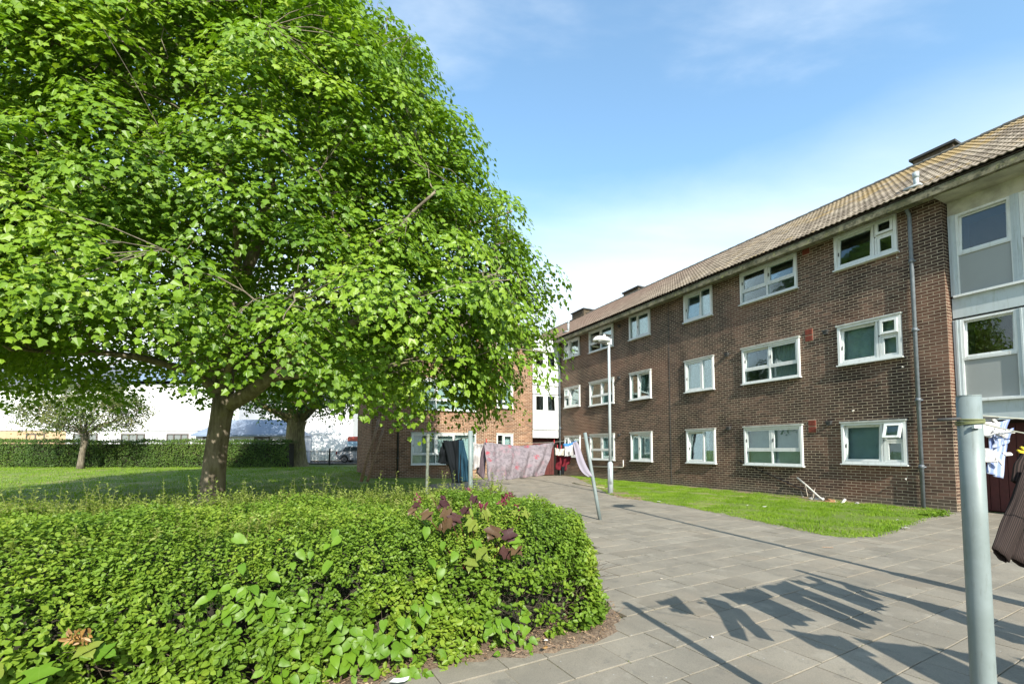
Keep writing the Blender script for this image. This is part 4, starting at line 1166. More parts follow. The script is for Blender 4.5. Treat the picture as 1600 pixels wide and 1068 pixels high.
# ================================================================== TREES
def noise3(P, s, off=0):
    return np.array([mnoise.noise((p[0] * s + off, p[1] * s, p[2] * s)) for p in P])
def leaf_clusters(C, Nrm, per, rad, size, tv_, tf_, seed=0, droop=.35, spread=.55, thick=.05):
    n = len(C); r_ = np.random.default_rng(seed)
    Nz = nrmz(Nrm); a = nrmz(np.cross(Nz, r_.normal(0, 1, (n, 3)))); b = np.cross(Nz, a)
    th = r_.uniform(0, 2 * np.pi, (n, per)); rr_ = np.sqrt(r_.uniform(.02, 1, (n, per))) * rad * r_.uniform(.7, 1.25, (n, 1))
    dx = (np.cos(th) * rr_)[..., None]; dy = (np.sin(th) * rr_)[..., None]
    P = C[:, None] + a[:, None] * dx + b[:, None] * dy + Nz[:, None] * r_.normal(0, thick, (n, per, 1))
    P[..., 2] -= droop * rr_ ** 2 / rad
    out_ = a[:, None] * dx + b[:, None] * dy
    Tp = out_ / np.maximum(np.linalg.norm(out_, axis=2, keepdims=True), 1e-6) + r_.normal(0, .5, out_.shape); Tp[..., 2] -= .45
    Nn = Nz[:, None] + r_.normal(0, spread, (n, per, 3)) + out_ * .8
    S = r_.uniform(*size, n * per)
    V, Fc = scatter(P.reshape(-1, 3), Nn.reshape(-1, 3), Tp.reshape(-1, 3), S, tv_, tf_)
    rv = np.clip(np.repeat(r_.uniform(0, 1, n), per) * .68 + r_.uniform(0, 1, n * per) * .32, 0, 1)
    return V, Fc, np.repeat(rv, len(tv_))
def wig(a, b, k, amp, sag=0.0):
    a, b = Vector(a), Vector(b); L = (b - a).length; pts = []
    sd = random.random() * 50
    for i in range(k + 1):
        t = i / k; p = a.lerp(b, t)
        e = math.sin(math.pi * t)
        p += Vector((mnoise.noise((t * 2.5 + sd, 0, 0)), mnoise.noise((t * 2.5 + sd, 9, 0)), mnoise.noise((t * 2.5 + sd, 0, 9)))) * amp * L * (.3 + e)
        p.z += sag * L * e
        pts.append(p)
    return pts
def lerp_r(r0, r1, n): return [r0 + (r1 - r0) * (i / (n - 1)) ** .85 for i in range(n)]
def grow(mb_, skeleton, C, nsec, r_sec, tw_r, base=Vector((0, 0, 0)), k2=6):
    """secondary limbs to a spread of cluster centres, then a twig to every cluster"""
    sk = np.array([tuple(p) for p, r in skeleton]); skr = np.array([r for p, r in skeleton])
    sel = rng.choice(len(C), min(nsec, len(C)), replace=False)
    pts2 = []
    for i in sel:
        c = C[i]; d = np.linalg.norm(sk - c, axis=1) + np.maximum(0, sk[:, 2] - c[2] + .5) * 1.1 
        j = int(np.argmin(d)); a = Vector(sk[j]); b = Vector(c)
        pl = wig(a, b, k2, .12, .03)
        r0 = min(skr[j] * .55, r_sec * (.5 + .12 * (b - a).length))
        mb_.tube(pl, lerp_r(r0, tw_r * 1.3, len(pl)), 5, caps=False)
        for q, p in enumerate(pl[1:]): pts2.append(tuple(p))
    S2 = np.array(pts2)
    for c in C:
        d = ((S2 - c) ** 2).sum(1); j = int(np.argmin(d))
        a, b = Vector(S2[j]), Vector(c)
        if (b - a).length < .05 or (b - a).length > 3.0: continue
        mid = a.lerp(b, .5) + Vector((random.gauss(0, .06), random.gauss(0, .06), random.gauss(.03, .05)))
        mb_.tube([a, mid, b], [tw_r * 1.2, tw_r, tw_r * .6], 3, caps=False)

# --- the big maple ---
TB = Vector((-7.55, 11.5, .02))
tree = thing('maple_tree', 'huge bright green maple with a forked grey trunk filling the left of the courtyard', 'tree', TB)
cz = np.array([2.0, 2.5, 3.0, 4.0, 4.9, 5.7, 7.0, 9.2, 10.1, 11.5, 13.3, 15.0, 16.2, 17.0])
cr = np.array([6.6, 7.3, 7.8, 8.2, 8.4, 8.35, 7.95, 7.15, 6.55, 5.35, 3.8, 2.5, 1.4, .3])
CX, CYy = -7.9, 12.0
def crown(n, f0, f1, zmin=2.0, seed=3):
    r_ = np.random.default_rng(seed)
    zz = np.linspace(zmin, 16.9, 400); pdf = np.interp(zz, cz, cr) + .8; cdf = np.cumsum(pdf); cdf /= cdf[-1]
    z = np.interp(r_.random(n), cdf, zz); ph = r_.uniform(0, 2 * np.pi, n)
    f = r_.uniform(f0, f1, n)
    Rr = np.interp(z, cz, cr)
    dx, dy = np.cos(ph), np.sin(ph)
    D3 = np.stack([dx * 3.2, dy * 3.2, z * .42], 1)
    nz_ = noise3(D3, .9) * .15 + noise3(D3, 2.2, 7) * .13
    rr_ = Rr * f * (1 + nz_)
    P = np.stack([CX + dx * rr_, CYy + dy * rr_ * .70, z + r_.normal(0, .12, n)], 1)
    # slope of the profile gives the outward direction
    dr = np.interp(z + .3, cz, cr) - np.interp(z - .3, cz, cr)
    Nn = np.stack([dx, dy / .7, -dr / .6 * .8], 1); Nn = nrmz(Nn)
    return P, Nn, f
P1, N1, f1 = crown(2900, .80, 1.04, 2.0, 3)
# lower skirt lifts away to the left and behind, hangs lowest at the front right
def skirt_ok(P):
    base = 2.62 + .25 * np.sin(P[:, 0] * 1.7 + P[:, 1]) + .55 * sstep(-3.5, -8, P[:, 0]) * 1.0 + .35 * sstep(10, 15, P[:, 1])
    base += .75 * np.exp(-((P[:, 0] + 5.6) / 2.0) ** 2) * sstep(4, 7, P[:, 1])
    base -= .45 * sstep(-3.6, -.8, P[:, 0]) * sstep(13, 9.5, P[:, 1])
    return P[:, 2] > base
ok = skirt_ok(P1); P1, N1 = P1[ok], N1[ok]
hol = noise3(P1, .42, 17) + .5 * noise3(P1, 1.1, 23)
cav = np.exp(-(((P1[:, 0] + 4.7) / 1.7) ** 2 + ((P1[:, 2] - 4.9) / 1.0) ** 2)) * (P1[:, 1] < 11)
ok = ~((hol < -.23) & (rng.random(len(P1)) < .85)) & (rng.random(len(P1)) > cav * .85); P1, N1 = P1[ok], N1[ok]
back = (P1[:, 1] > 13.5) & (rng.random(len(P1)) < .7); P1, N1 = P1[~back], N1[~back]
P2, N2, f2 = crown(1500, .45, .86, 3.3, 5)
P2[:, 2] += .3
front = np.concatenate([P1, P2]); FN = np.concatenate([N1, N2])
up = np.array((0, 0, 1.0)); CN = nrmz(FN * .75 + up * .9 + rng.normal(0, .14, FN.shape))
loc_ = np.array(TB)
V1, F1, R1 = leaf_clusters(front - loc_, CN, 84, .64, (.072, .135), MAPLE_V, MAPLE_F, 11, .62, .24, .06)
# lower half of the crown: stray sprays
link('crown', np_mesh('crown', V1, F1, MAPLE, R1), tree, kind='stuff')
tm_ = MB()
def A_(px, py, Y): return at(px, py, Y) - TB
trunk = [Vector((.0, 0, -.1)), Vector((.0, 0, .15)), A_(334, 740, 11.5), A_(338, 700, 11.5), A_(345, 655, 11.5), A_(352, 618, 11.5)]
tm_.tube(trunk, [.38, .31, .265, .25, .245, .27], 16)
skel = []
limbs = [
 ([A_(352, 625, 11.5), A_(347, 575, 11.7), A_(352, 520, 11.9), A_(370, 455, 12.1), A_(398, 400, 12.0), A_(420, 300, 11.9), A_(428, 180, 12), A_(425, 60, 12), A_(420, -60, 12.2)], .24, .05),
 ([A_(356, 632, 11.5), A_(385, 615, 11.3), A_(425, 590, 11.0), A_(462, 545, 10.9), A_(490, 500, 10.9), A_(530, 420, 10.9), A_(560, 330, 11), A_(585, 230, 11.2), A_(600, 140, 11.4)], .21, .04),
 ([A_(462, 545, 10.9), A_(520, 520, 10.4), A_(600, 480, 9.8), A_(690, 450, 9.3), A_(770, 430, 9.0)], .12, .03),
 ([A_(490, 500, 10.9), A_(560, 450, 11.5), A_(650, 400, 12.2), A_(740, 350, 12.5), A_(800, 330, 12.6)], .11, .03),
 ([A_(346, 618, 11.5), A_(320, 592, 11.2), A_(285, 575, 10.9), A_(230, 560, 10.4), A_(160, 552, 9.8), A_(60, 548, 9.2), A_(-60, 530, 9)], .14, .03),
 ([A_(344, 610, 11.6), A_(325, 540, 12.0), A_(300, 450, 12.4), A_(270, 340, 12.6), A_(230, 220, 12.6), A_(200, 100, 12.4)], .15, .04),
 ([A_(300, 450, 12.4), A_(220, 400, 12), A_(120, 340, 11.4), A_(20, 300, 11)], .09, .03),
 ([A_(370, 455, 12.1), A_(372, 380, 11.2), A_(360, 280, 10.4), A_(350, 180, 9.8), A_(345, 90, 9.6)], .10, .03),
 ([A_(447, 471, 10.4), A_(479, 431, 10.0), A_(556, 402, 9.2), A_(620, 360, 8.6), A_(680, 300, 8.3)], .075, .025),
 ([A_(352, 540, 11.9), A_(400, 500, 10.8), A_(447, 471, 10.4)], .10, .075),
 ([A_(320, 592, 11.2), A_(270, 520, 10), A_(200, 430, 8.8), A_(130, 360, 8.0)], .085, .025),
 ([A_(398, 400, 12.0), A_(450, 300, 12.8), A_(500, 180, 13.4), A_(520, 60, 13.8)], .09, .03),
 ([A_(352, 600, 11.5), A_(360, 560, 10.4), A_(380, 520, 9.2), A_(420, 480, 8.2), A_(470, 450, 7.6)], .08, .025),
 ([A_(425, 590, 11.0), A_(480, 585, 10.2), A_(540, 580, 9.6), A_(600, 572, 9.0)], .085, .02),
 ([A_(346, 600, 11.6), A_(380, 560, 13.4), A_(430, 520, 15.2), A_(480, 470, 16.8)], .11, .03),
 ([A_(346, 590, 11.6), A_(280, 540, 13.6), A_(200, 470, 15.6)], .11, .03),
]
for pl, ra, rb in limbs:
    # smooth with extra points
    q = []
    for i in range(len(pl) - 1):
        for k in range(4):
            t = k / 4; p = pl[i].lerp(pl[i + 1], t)
            p = p + Vector((mnoise.noise(p * 1.3), mnoise.noise(p * 1.3 + Vector((5, 5, 5))), 0)) * .10 * (0 if (i == 0 and k == 0) else 1)
            q.append(p)
    q.append(pl[-1]); rr_ = lerp_r(ra, rb, len(q))
    tm_.tube(q, rr_, 9)
    for p, r__ in zip(q, rr_): skel.append((p, r__))
link('trunk', tm_.mesh('trunk', BARK, True), tree)
bmb = MB(); grow(bmb, skel, front - loc_, 330, .028, .0075)
link('branches', bmb.mesh('branches', BARK, True), tree)

# --- old tree behind (mossy flared trunk) ---
T2 = Vector((wx(459, 31.5), 31.5, .28))
t2 = thing('old_lime_tree', 'old dark tree with a mossy flared trunk at the end of the far hedge', 'tree', T2)
m = MB()
m.tube([(0,0,-.2),(0,0,.05),(.03,0,.5),(.06,0,1.2),(.1,0,1.9),(.12,0,2.6),(.2,0,3.2)], [1.25,1.05,.86,.74,.60,.58,.62], 18)
sk2 = []
for (tx, ty, tz, ra) in ((-4.5, -1, 6.5, .3), (4.2, -1.5, 6.8, .32), (-1.5, 1, 10, .35), (1.8, -.5, 10.5, .36), (-2.8, -3, 5.2, .2), (3.2, 2.5, 9, .25), (.5, -3.2, 7, .25)):
    pl = wig((.15, 0, 2.9), (tx, ty, tz), 9, .10); rr_ = lerp_r(ra, .06, len(pl)); m.tube(pl, rr_, 8)
    sk2 += list(zip(pl, rr_))
link('trunk', m.mesh('trunk', BARKM, True), t2)
def ball_crown(n, c, rx, ry, rz, seed, f0=.5, zcut=None):
    r_ = np.random.default_rng(seed); d = nrmz(r_.normal(0, 1, (n, 3))); f = r_.uniform(f0, 1, n) ** .6
    f = f * (1 + .16 * noise3(d * 2.0, 1.1, seed))
    P = np.array(c) + d * f[:, None] * np.array((rx, ry, rz))
    if zcut is not None: P = P[P[:, 2] > zcut + .4 * np.sin(P[:, 0] * 1.3)]; 
    d = nrmz(P - np.array(c)); return P, nrmz(d * .6 + up * .8 + r_.normal(0, .2, d.shape))
Pc, Nc = ball_crown(1400, (0, 0, 7.4), 6.6, 6.0, 4.6, 21, .45, 3.7)
V1, F1, R1 = leaf_clusters(Pc, Nc, 20, .62, (.16, .27), DIAM_V, DIAM_F, 12, .4, .6, .1)
link('crown', np_mesh('crown', V1, F1, MAPLE2, R1), t2, kind='stuff')
bmb = MB(); grow(bmb, sk2, Pc[::2], 90, .03, .014); link('branches', bmb.mesh('branches', BARK, True), t2)

# --- small tree in front of the far hedge ---
T3 = Vector((wx(128, 27.6), 27.6, gz(-26, 27.6)))
t3 = thing('young_tree', 'small thin crowned tree with a pale flaky stem in front of the far hedge', 'tree', T3)
m = MB(); m.tube([(0,0,-.1),(.02,0,.4),(.08,0,1.0),(.16,0,1.6),(.2,0,2.2)], [.22,.17,.15,.17,.15], 12)
sk3 = []
for (tx, ty, tz) in ((-2.6, -.5, 3.2), (-1.4, .3, 4.4), (.3, 0, 4.8), (1.6, -.4, 4.2), (2.6, .2, 3.3), (-3.4, .4, 2.8), (3.3, .5, 3.8)):
    pl = wig((.2, 0, 2.1), (tx, ty, tz), 7, .13); rr_ = lerp_r(.07, .02, len(pl)); m.tube(pl, rr_, 6); sk3 += list(zip(pl, rr_))
link('trunk', m.mesh('trunk', BARKL, True), t3)
Pc, Nc = ball_crown(330, (.0, 0, 3.7), 4.1, 2.4, 1.7, 31, .2, 2.15)
V1, F1, R1 = leaf_clusters(Pc, Nc, 44, .46, (.09, .16), DIAM_V, DIAM_F, 13, .3, .8, .12)
link('crown', np_mesh('crown', V1, F1, OLIVE, R1), t3, kind='stuff')
bmb = MB(); grow(bmb, sk3, Pc, 50, .02, .010); link('branches', bmb.mesh('branches', BARKL, True), t3)
# tree tops far behind (right of the gap)
for (px, Y, hh_, lab) in ((548, 66, 4.2, 'pale green bushy tree beyond the van across the road'),):
    t4 = thing('bushy_tree', lab, 'tree', (wx(px, Y), Y, .3))
    m = MB(); m.tube([(0, 0, 0), (.05, 0, 1.4), (0, 0, 2.4)], [.2, .15, .1], 8); link('trunk', m.mesh('trunk', BARK), t4)
    Pc, Nc = ball_crown(220, (0, 0, 2.9), 2.6, 2.2, 1.8, 41, .3); V1, F1, R1 = leaf_clusters(Pc, Nc, 10, .5, (.2, .3), DIAM_V, DIAM_F, 14)
    link('crown', np_mesh('crown', V1, F1, OLIVE, R1), t4, kind='stuff')

# ================================================================== FAR HEDGE
FH = thing('far_hedge', 'long clipped green hedge along the back of the left lawn', 'hedge', (wx(-120, 29.5), 29.5, .28))
hx0, hx1 = wx(-120, 29.5), wx(452, 29.5); LH = hx1 - hx0
m = MB(); m.box(.15, .15, 0, LH - .2, 1.1, 1.55); link('core', m.mesh('core', CORE), FH)  # solid filling, its dark colour stands for inner shade
n = 30000
fc_ = rng.random(n); P = np.zeros((n, 3)); Nn = np.zeros((n, 3))
P[:, 0] = rng.uniform(0, LH, n); top = fc_ < .34
P[top, 1] = rng.uniform(0, 1.25, top.sum()); P[top, 2] = 1.72; Nn[top] = (0, -.2, 1)
P[~top, 1] = 0; P[~top, 2] = rng.uniform(0, 1.72, (~top).sum()); Nn[~top] = (0, -1, .35)
nn1 = noise3(P, .9) * .16 + noise3(P, 2.6, 3) * .09
P[:, 1] += np.where(top, 0, nn1 * 1.1); P[:, 2] += np.where(top, nn1 * .9, 0)
P += rng.normal(0, .05, (n, 3)); P[:, 2] = np.maximum(P[:, 2], .03)
V1, F1 = scatter(P, Nn + rng.normal(0, .6, (n, 3)), rng.normal(0, 1, (n, 3)) + (0, -.2, .6), rng.uniform(.07, .13, n), DIAM_V, DIAM_F)
link('foliage', np_mesh('foliage', V1, F1, FARHEDGE, np.repeat(rng.random(n), 4)), FH, kind='stuff')

# ================================================================== NEAR HEDGE
HS0, HS1, HN0, HN1, HZ, HRr = -1.86, .02, 11.33, 18.6, .94, .34
def hz(n_): return HZ
def hsdf(p):     # p in (s,n,z)
    q = (min(max(p[0], HS0 + HRr), HS1 - HRr), min(max(p[1], HN0 + HRr), HN1), min(p[2], HZ - HRr))
    return math.dist(p, q) - HRr
def hedge_hit(px, py, off=0.02):
    d = ray(px, py); t = .8
    for _ in range(200):
        p = Vector((0, 0, H)) + d * t
        s_, n_ = SN(p.x, p.y); dd = hsdf((s_, n_, p.z))
        if dd < off: break
        t += max(dd - off, .004) / d.length
        if p.z < .06: break
    return p, W(s_, n_, p.z)
HB = W(-.9, 13.2)
hd = thing('hedge', 'big overgrown leafy green hedge filling the foreground beside the paving', 'hedge', (HB.x, HB.y, 0))
def hedge_surface(n, seed, inset=0.0):
    r_ = np.random.default_rng(seed)
    a = []
    areas = [(HS1 - HS0) * (HN1 - HN0) * 1.25, (HN1 - HN0) * HZ * 1.0, (HS1 - HS0) * HZ * 1.5, (HN1 - HN0) * HZ * .25]
    ch = r_.choice(4, n, p=np.array(areas) / sum(areas))
    U = r_.random((n, 2)); P = np.zeros((n, 3))
    # favour the part near the camera along the length
    nn_ = HN0 + (HN1 - HN0) * U[:, 0] ** 1.12
    P[:, 0] = np.where(ch == 1, HS0, np.where(ch == 3, HS1, HS0 + (HS1 - HS0) * U[:, 1]))
    P[:, 1] = np.where(ch == 2, HN0, nn_)
    P[:, 2] = np.where(ch == 0, HZ, U[:, 0] * HZ * 1.0)
    P[:, 2] = np.where(ch == 1, U[:, 1] * HZ, P[:, 2]); P[:, 2] = np.where(ch == 3, U[:, 1] * HZ, P[:, 2])
    Q = np.stack([np.clip(P[:, 0], HS0 + HRr, HS1 - HRr), np.clip(P[:, 1], HN0 + HRr, HN1), np.minimum(P[:, 2], HZ - HRr)], 1)
    d = P - Q; nrm = nrmz(d)
    P = Q + nrm * (HRr - inset)
    b = noise3(P, 1.3) * .13 + noise3(P, 3.4, 5) * .08
    P = P + nrm * b[:, None]
    return P, nrm, b
def s2w(P): 
    X = O2.x + DV.x * P[:, 0] + NV.x * P[:, 1]; Y = O2.y + DV.y * P[:, 0] + NV.y * P[:, 1]
    return np.stack([X, Y, P[:, 2]], 1)
def v2w(D_):
    return np.stack([DV.x * D_[:, 0] + NV.x * D_[:, 1], DV.y * D_[:, 0] + NV.y * D_[:, 1], D_[:, 2]], 1)
Ps, Ns, b_ = hedge_surface(19500, 51)
keep = (rng.random(len(Ps)) < np.clip((Ps[:, 2] + .12) * 2.2, .12, 1))
# thin patches low on the face where bare twigs show
holes_n = noise3(Ps, 2.4, 31)
keep &= ~((Ps[:, 2] < .5) & (holes_n > .12) & (rng.random(len(Ps)) < .85))
Ps, Ns = Ps[keep], Ns[keep]
Pw, Nw = s2w(Ps), v2w(Ns)
vis = Pw[:, 1] > .25
Pw, Nw, Ps = Pw[vis], Nw[vis], Ps[vis]
n = len(Pw); per = 9
dirs = nrmz(Nw * .55 + np.array((0, 0, .75)) + rng.normal(0, .45, (n, 3)))
Ls = rng.uniform(.07, .16, n)
tt = np.tile(np.linspace(.05, 1, per), (n, 1))
base_ = Pw - dirs * (Ls * .6)[:, None]
P = base_[:, None] + dirs[:, None] * (tt * Ls[:, None])[..., None]
sa = nrmz(np.cross(dirs, rng.normal(0, 1, (n, 3)))); sb = np.cross(dirs, sa)
ang = np.arange(per) * 2.4 + rng.uniform(0, 6, (n, 1))
side = np.cos(ang)[..., None] * sa[:, None] + np.sin(ang)[..., None] * sb[:, None]
Tp = side + dirs[:, None] * (.25 + tt * .8)[..., None] + rng.normal(0, .18, side.shape)
Nn = dirs[:, None] * .8 - side * .25 + np.array((0, 0, .35)) + np.array(SUN_DIR) * .25 + rng.normal(0, .5, side.shape)
# leaf size: coarser low and on the front face, small tight leaves on the clipped top
sz = (.021 + .016 * sstep(.8, .35, Ps[:, 2]))[:, None] * rng.uniform(.55, 1.45, (n, per)) * (1 + .18 * noise3(Ps, .8, 77))[:, None]
V1, F1 = scatter(P.reshape(-1, 3) - np.array((HB.x, HB.y, 0)), Nn.reshape(-1, 3), Tp.reshape(-1, 3), sz.reshape(-1), OVAL_V, OVAL_F, 1.25)
rv = np.clip(np.repeat(rng.random(n), per) * .45 + tt.reshape(-1) * .3 + rng.random(n * per) * .25, 0, 1)
link('foliage', np_mesh('foliage', V1, F1, HEDGEL, np.repeat(rv, 6)), hd, kind='stuff')
# deeper leaves
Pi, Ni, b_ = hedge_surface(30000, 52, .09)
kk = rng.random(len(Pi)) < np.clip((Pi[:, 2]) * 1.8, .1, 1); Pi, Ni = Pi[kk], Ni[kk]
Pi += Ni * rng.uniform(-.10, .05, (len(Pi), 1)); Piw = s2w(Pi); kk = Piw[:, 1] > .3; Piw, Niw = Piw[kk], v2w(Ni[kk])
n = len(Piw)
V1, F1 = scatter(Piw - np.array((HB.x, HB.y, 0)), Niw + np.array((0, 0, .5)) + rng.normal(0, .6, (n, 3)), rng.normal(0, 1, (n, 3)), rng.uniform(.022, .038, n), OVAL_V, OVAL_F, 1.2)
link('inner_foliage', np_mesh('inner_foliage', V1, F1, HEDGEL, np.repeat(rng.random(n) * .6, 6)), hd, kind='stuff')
# pale leafy shoots standing above the clipped top, thicker along the far edge
ns = 1500
S_ = np.stack([np.where(rng.random(ns) < .6, rng.uniform(-.4, -.04, ns), rng.uniform(-1.6, 0, ns)), HN0 + .15 + (HN1 - HN0 - .3) * rng.random(ns) ** 1.0, np.full(ns, HZ - .03)], 1)
Sw = s2w(S_); hh = rng.uniform(.05, .15, ns) * (1 + .8 * (rng.random(ns) < .16)) * np.where(S_[:, 0] > -.45, 1.25, .7) * np.where(Sw[:, 0] > .1, .4, 1)
lean = rng.normal(0, .16, (ns, 2)); per = 16
sd_ = nrmz(np.stack([lean[:, 0], lean[:, 1], np.ones(ns)], 1))
tt = np.tile(np.linspace(.1, 1, per), (ns, 1))
P = Sw[:, None] + sd_[:, None] * (tt * hh[:, None])[..., None]
sa = nrmz(np.cross(sd_, rng.normal(0, 1, (ns, 3)))); sb = np.cross(sd_, sa); ang = np.arange(per) * 2.4 + rng.uniform(0, 6, (ns, 1))
side = np.cos(ang)[..., None] * sa[:, None] + np.sin(ang)[..., None] * sb[:, None]
V1, F1 = scatter(P.reshape(-1, 3) - np.array((HB.x, HB.y, 0)), (sd_[:, None] - side * .5 + rng.normal(0, .3, side.shape)).reshape(-1, 3), (side + sd_[:, None] * .9).reshape(-1, 3), (rng.uniform(.024, .046, (ns, per)) * (1.15 - tt * .55)).reshape(-1), OVAL_V, OVAL_F, 1.0)
link('shoot_leaves', np_mesh('shoot_leaves', V1, F1, SHOOTL, np.repeat(np.clip(np.repeat(rng.random(ns), per) * .7 + tt.reshape(-1) * .3, 0, 1), 6)), hd, kind='stuff')
m = MB()
for i in range(ns):
    a = Sw[i] - np.array((HB.x, HB.y, 0)); m.tube([a - sd_[i] * .06, a + sd_[i] * hh[i]], [.0028, .001], 3, caps=False)
link('shoot_stems', m.mesh('shoot_stems', simple('green_shoot_stem', (.24, .26, .08), .7, .2, 20)), hd, kind='stuff')
m = MB()
# bare twigs low on the face
for i in range(900):
    s_ = random.choice([HS0 + .1, HS0 + .1, None]); 
    if s_ is None: p = W(random.uniform(HS0 + .1, -.3), HN0 + .12, random.uniform(.05, .5)); o_ = NV * -1
    else: p = W(s_ + random.uniform(0, .1), HN0 + .1 + (HN1 - HN0) * random.random() ** 1.5 * .6, random.uniform(.05, .5)); o_ = DV * -1
    L = random.uniform(.08, .28); d = Vector((random.gauss(0, .6) + o_.x * .3, random.gauss(0, .6) + o_.y * .3, random.gauss(.45, .5))).normalized()
    if p.y < .4: continue
    p = p - HB; q = p + d * L * .5 + Vector((random.gauss(0, .015), random.gauss(0, .015), random.gauss(0, .015)))
    m.tube([p, q, p + d * L], [.003, .0022, .0012], 3, caps=False)
for i in range(60):   # main stems
    s_, n_ = random.uniform(HS0 + .35, HS1 - .3), HN0 + .3 + (HN1 - HN0) * random.random()
    p = W(s_, n_, 0) - HB; d = Vector((random.gauss(0, .3), random.gauss(0, .3), 1)).normalized()
    m.tube(wig(p, p + d * .75, 4, .08), lerp_r(.014, .005, 5), 5, caps=False)
link('twigs', m.mesh('twigs', TWIG), hd)
# solid heart of the hedge, coloured dark for the shade among its twigs
Nn_, Ms = 60, 14
m = MB(); m.v = []
loop = []
for k in range(Nn_ + 1):
    n_ = HN0 + .26 + (HN1 - HN0 - .2) * k / Nn_
    for q in range(9):
        a = math.pi * q / 8; ss = (HS0 + HS1) / 2 - math.cos(a) * ((HS1 - HS0) / 2 - .24); zz = .02 if q in (0, 8) else .04 + (HZ - .24) * min(1, math.sin(a) * 1.9)
        p = W(ss, n_, zz) - HB
        w = mnoise.noise((p.x * 5, p.y * 5, zz * 5)) * .05; m.v.append((p.x + w, p.y + w, p.z + w * (q not in (0, 8))))
for k in range(Nn_):
    for q in range(8): m.f.append((k*9+q, k*9+q+1, (k+1)*9+q+1, (k+1)*9+q)); m.m.append(0)
m.f.append(tuple(range(9))); m.m.append(0)
link('shade_dark_core', m.mesh('shade_dark_core', CORE, True), hd)

# ---- bright heart-shaped vine leaves over the front of the hedge -------------
def heart_mesh(name, mat, seed):
    r_ = random.Random(seed)
    half = [(0,.02),(.16,-.06),(.33,.02),(.42,.22),(.38,.48),(.24,.74),(.09,.93),(0,1.04)]
    v = []; f = []
    mid = [(0, y, -.10 * y * y) for _, y in half]
    R_ = [(x * (1 + r_.uniform(-.06, .06)), y, .16 * x - .12 * y * y + .05 * math.sin(y * 9 + seed)) for x, y in half]
    L_ = [(-x * (1 + r_.uniform(-.06, .06)), y, .16 * x - .12 * y * y + .05 * math.sin(y * 8 + seed * 2)) for x, y in half]
    v = mid + R_ + L_; n_ = len(half)
    for i in range(n_ - 1):
        f.append((i, n_ + i, n_ + i + 1, i + 1)); f.append((i + 1, 2 * n_ + i + 1, 2 * n_ + i, i))
    m = MB(); m.add([(x * .85, y, z) for x, y, z in v], f); return m.mesh(name, mat, True)
def maple_mesh(name, mat, seed):
    r_ = random.Random(seed)
    out_h = [(0,.02),(.12,-.03),(.34,.0),(.46,.06),(.36,.14),(.30,.24),(.44,.34),(.62,.50),(.46,.54),(.38,.62),(.22,.56),(.24,.72),(.16,.84),(.06,.92),(0,1.06)]
    v = [(0, y, -.12 * y * y) for _, y in out_h]
    n_ = len(out_h)
    for sg in (1, -1):
        v += [(sg * x, y, .14 * x - .22 * x * x - .12 * y * y + .03 * math.sin(y * 12 + seed + sg)) for x, y in out_h]
    f = []
    for i in range(n_ - 1):
        f.append((i, n_ + i, n_ + i + 1, i + 1)); f.append((i + 1, 2 * n_ + i + 1, 2 * n_ + i, i))
    m = MB(); m.add(v, f); return m.mesh(name, mat, True)
def face_rot(nrm, tip):
    z = Vector(nrm).normalized(); y = Vector(tip); y = (y - z * y.dot(z)).normalized(); x = y.cross(z)
    return Matrix(((x.x, y.x, z.x), (x.y, y.y, z.y), (x.z, y.z, z.z))).to_4x4()
hearts = [heart_mesh('leaf', BINDL, k) for k in range(4)]
p0, _ = hedge_hit(500, 1000)
vine = thing('bindweed', 'patch of broad glossy bright green vine leaves climbing the front of the near hedge', 'climbing plant', (p0.x, p0.y, 0))
vo = Vector((p0.x, p0.y, 0))
spots = []
for (cx, cy, sx, sy, nk) in ((440, 965, 60, 45, 52), (560, 1010, 60, 38, 46), (630, 1000, 38, 40, 26), (360, 930, 40, 25, 12), (480, 1050, 60, 15, 18), (790, 985, 42, 22, 26), (660, 945, 20, 25, 10), (500, 860, 120, 25, 8), (700, 850, 60, 30, 6), (640, 1055, 30, 10, 8)):
    for _ in range(nk): spots.append((random.gauss(cx, sx * .6), random.gauss(cy, sy * .6)))
sm_ = MB()
for (px, py) in spots:
    if py > 1095 or px > 850: continue
    p, _ = hedge_hit(px, py, .05)
    s_, n_ = SN(p.x, p.y); dd = Vector((0, -.4, .7)) + Vector(SUN_DIR) * .35 + Vector((DV.x * -.4, DV.y * -.4, 0)) + Vector((random.gauss(0, .38), random.gauss(0, .38), random.gauss(0, .3)))
    o = bpy.data.objects.new('leaf', random.choice(hearts)); COL.objects.link(o); o.parent = vine
    sz_ = random.uniform(.05, .088)
    tipd = Vector((random.gauss(0, .7), random.gauss(-.3, .4), -.5))
    o.matrix_local = Matrix.Translation(p - vo + Vector((random.gauss(0, .012), -.02, .01))) @ face_rot(dd, tipd) @ Matrix.Diagonal((sz_, sz_, sz_, 1))
    q = p - vo; sm_.tube([q, q + Vector((random.gauss(0, .02), .06, -.05))], .0018, 3, caps=False)
link('stem', sm_.mesh('stem', BINDL), vine, kind='stuff')

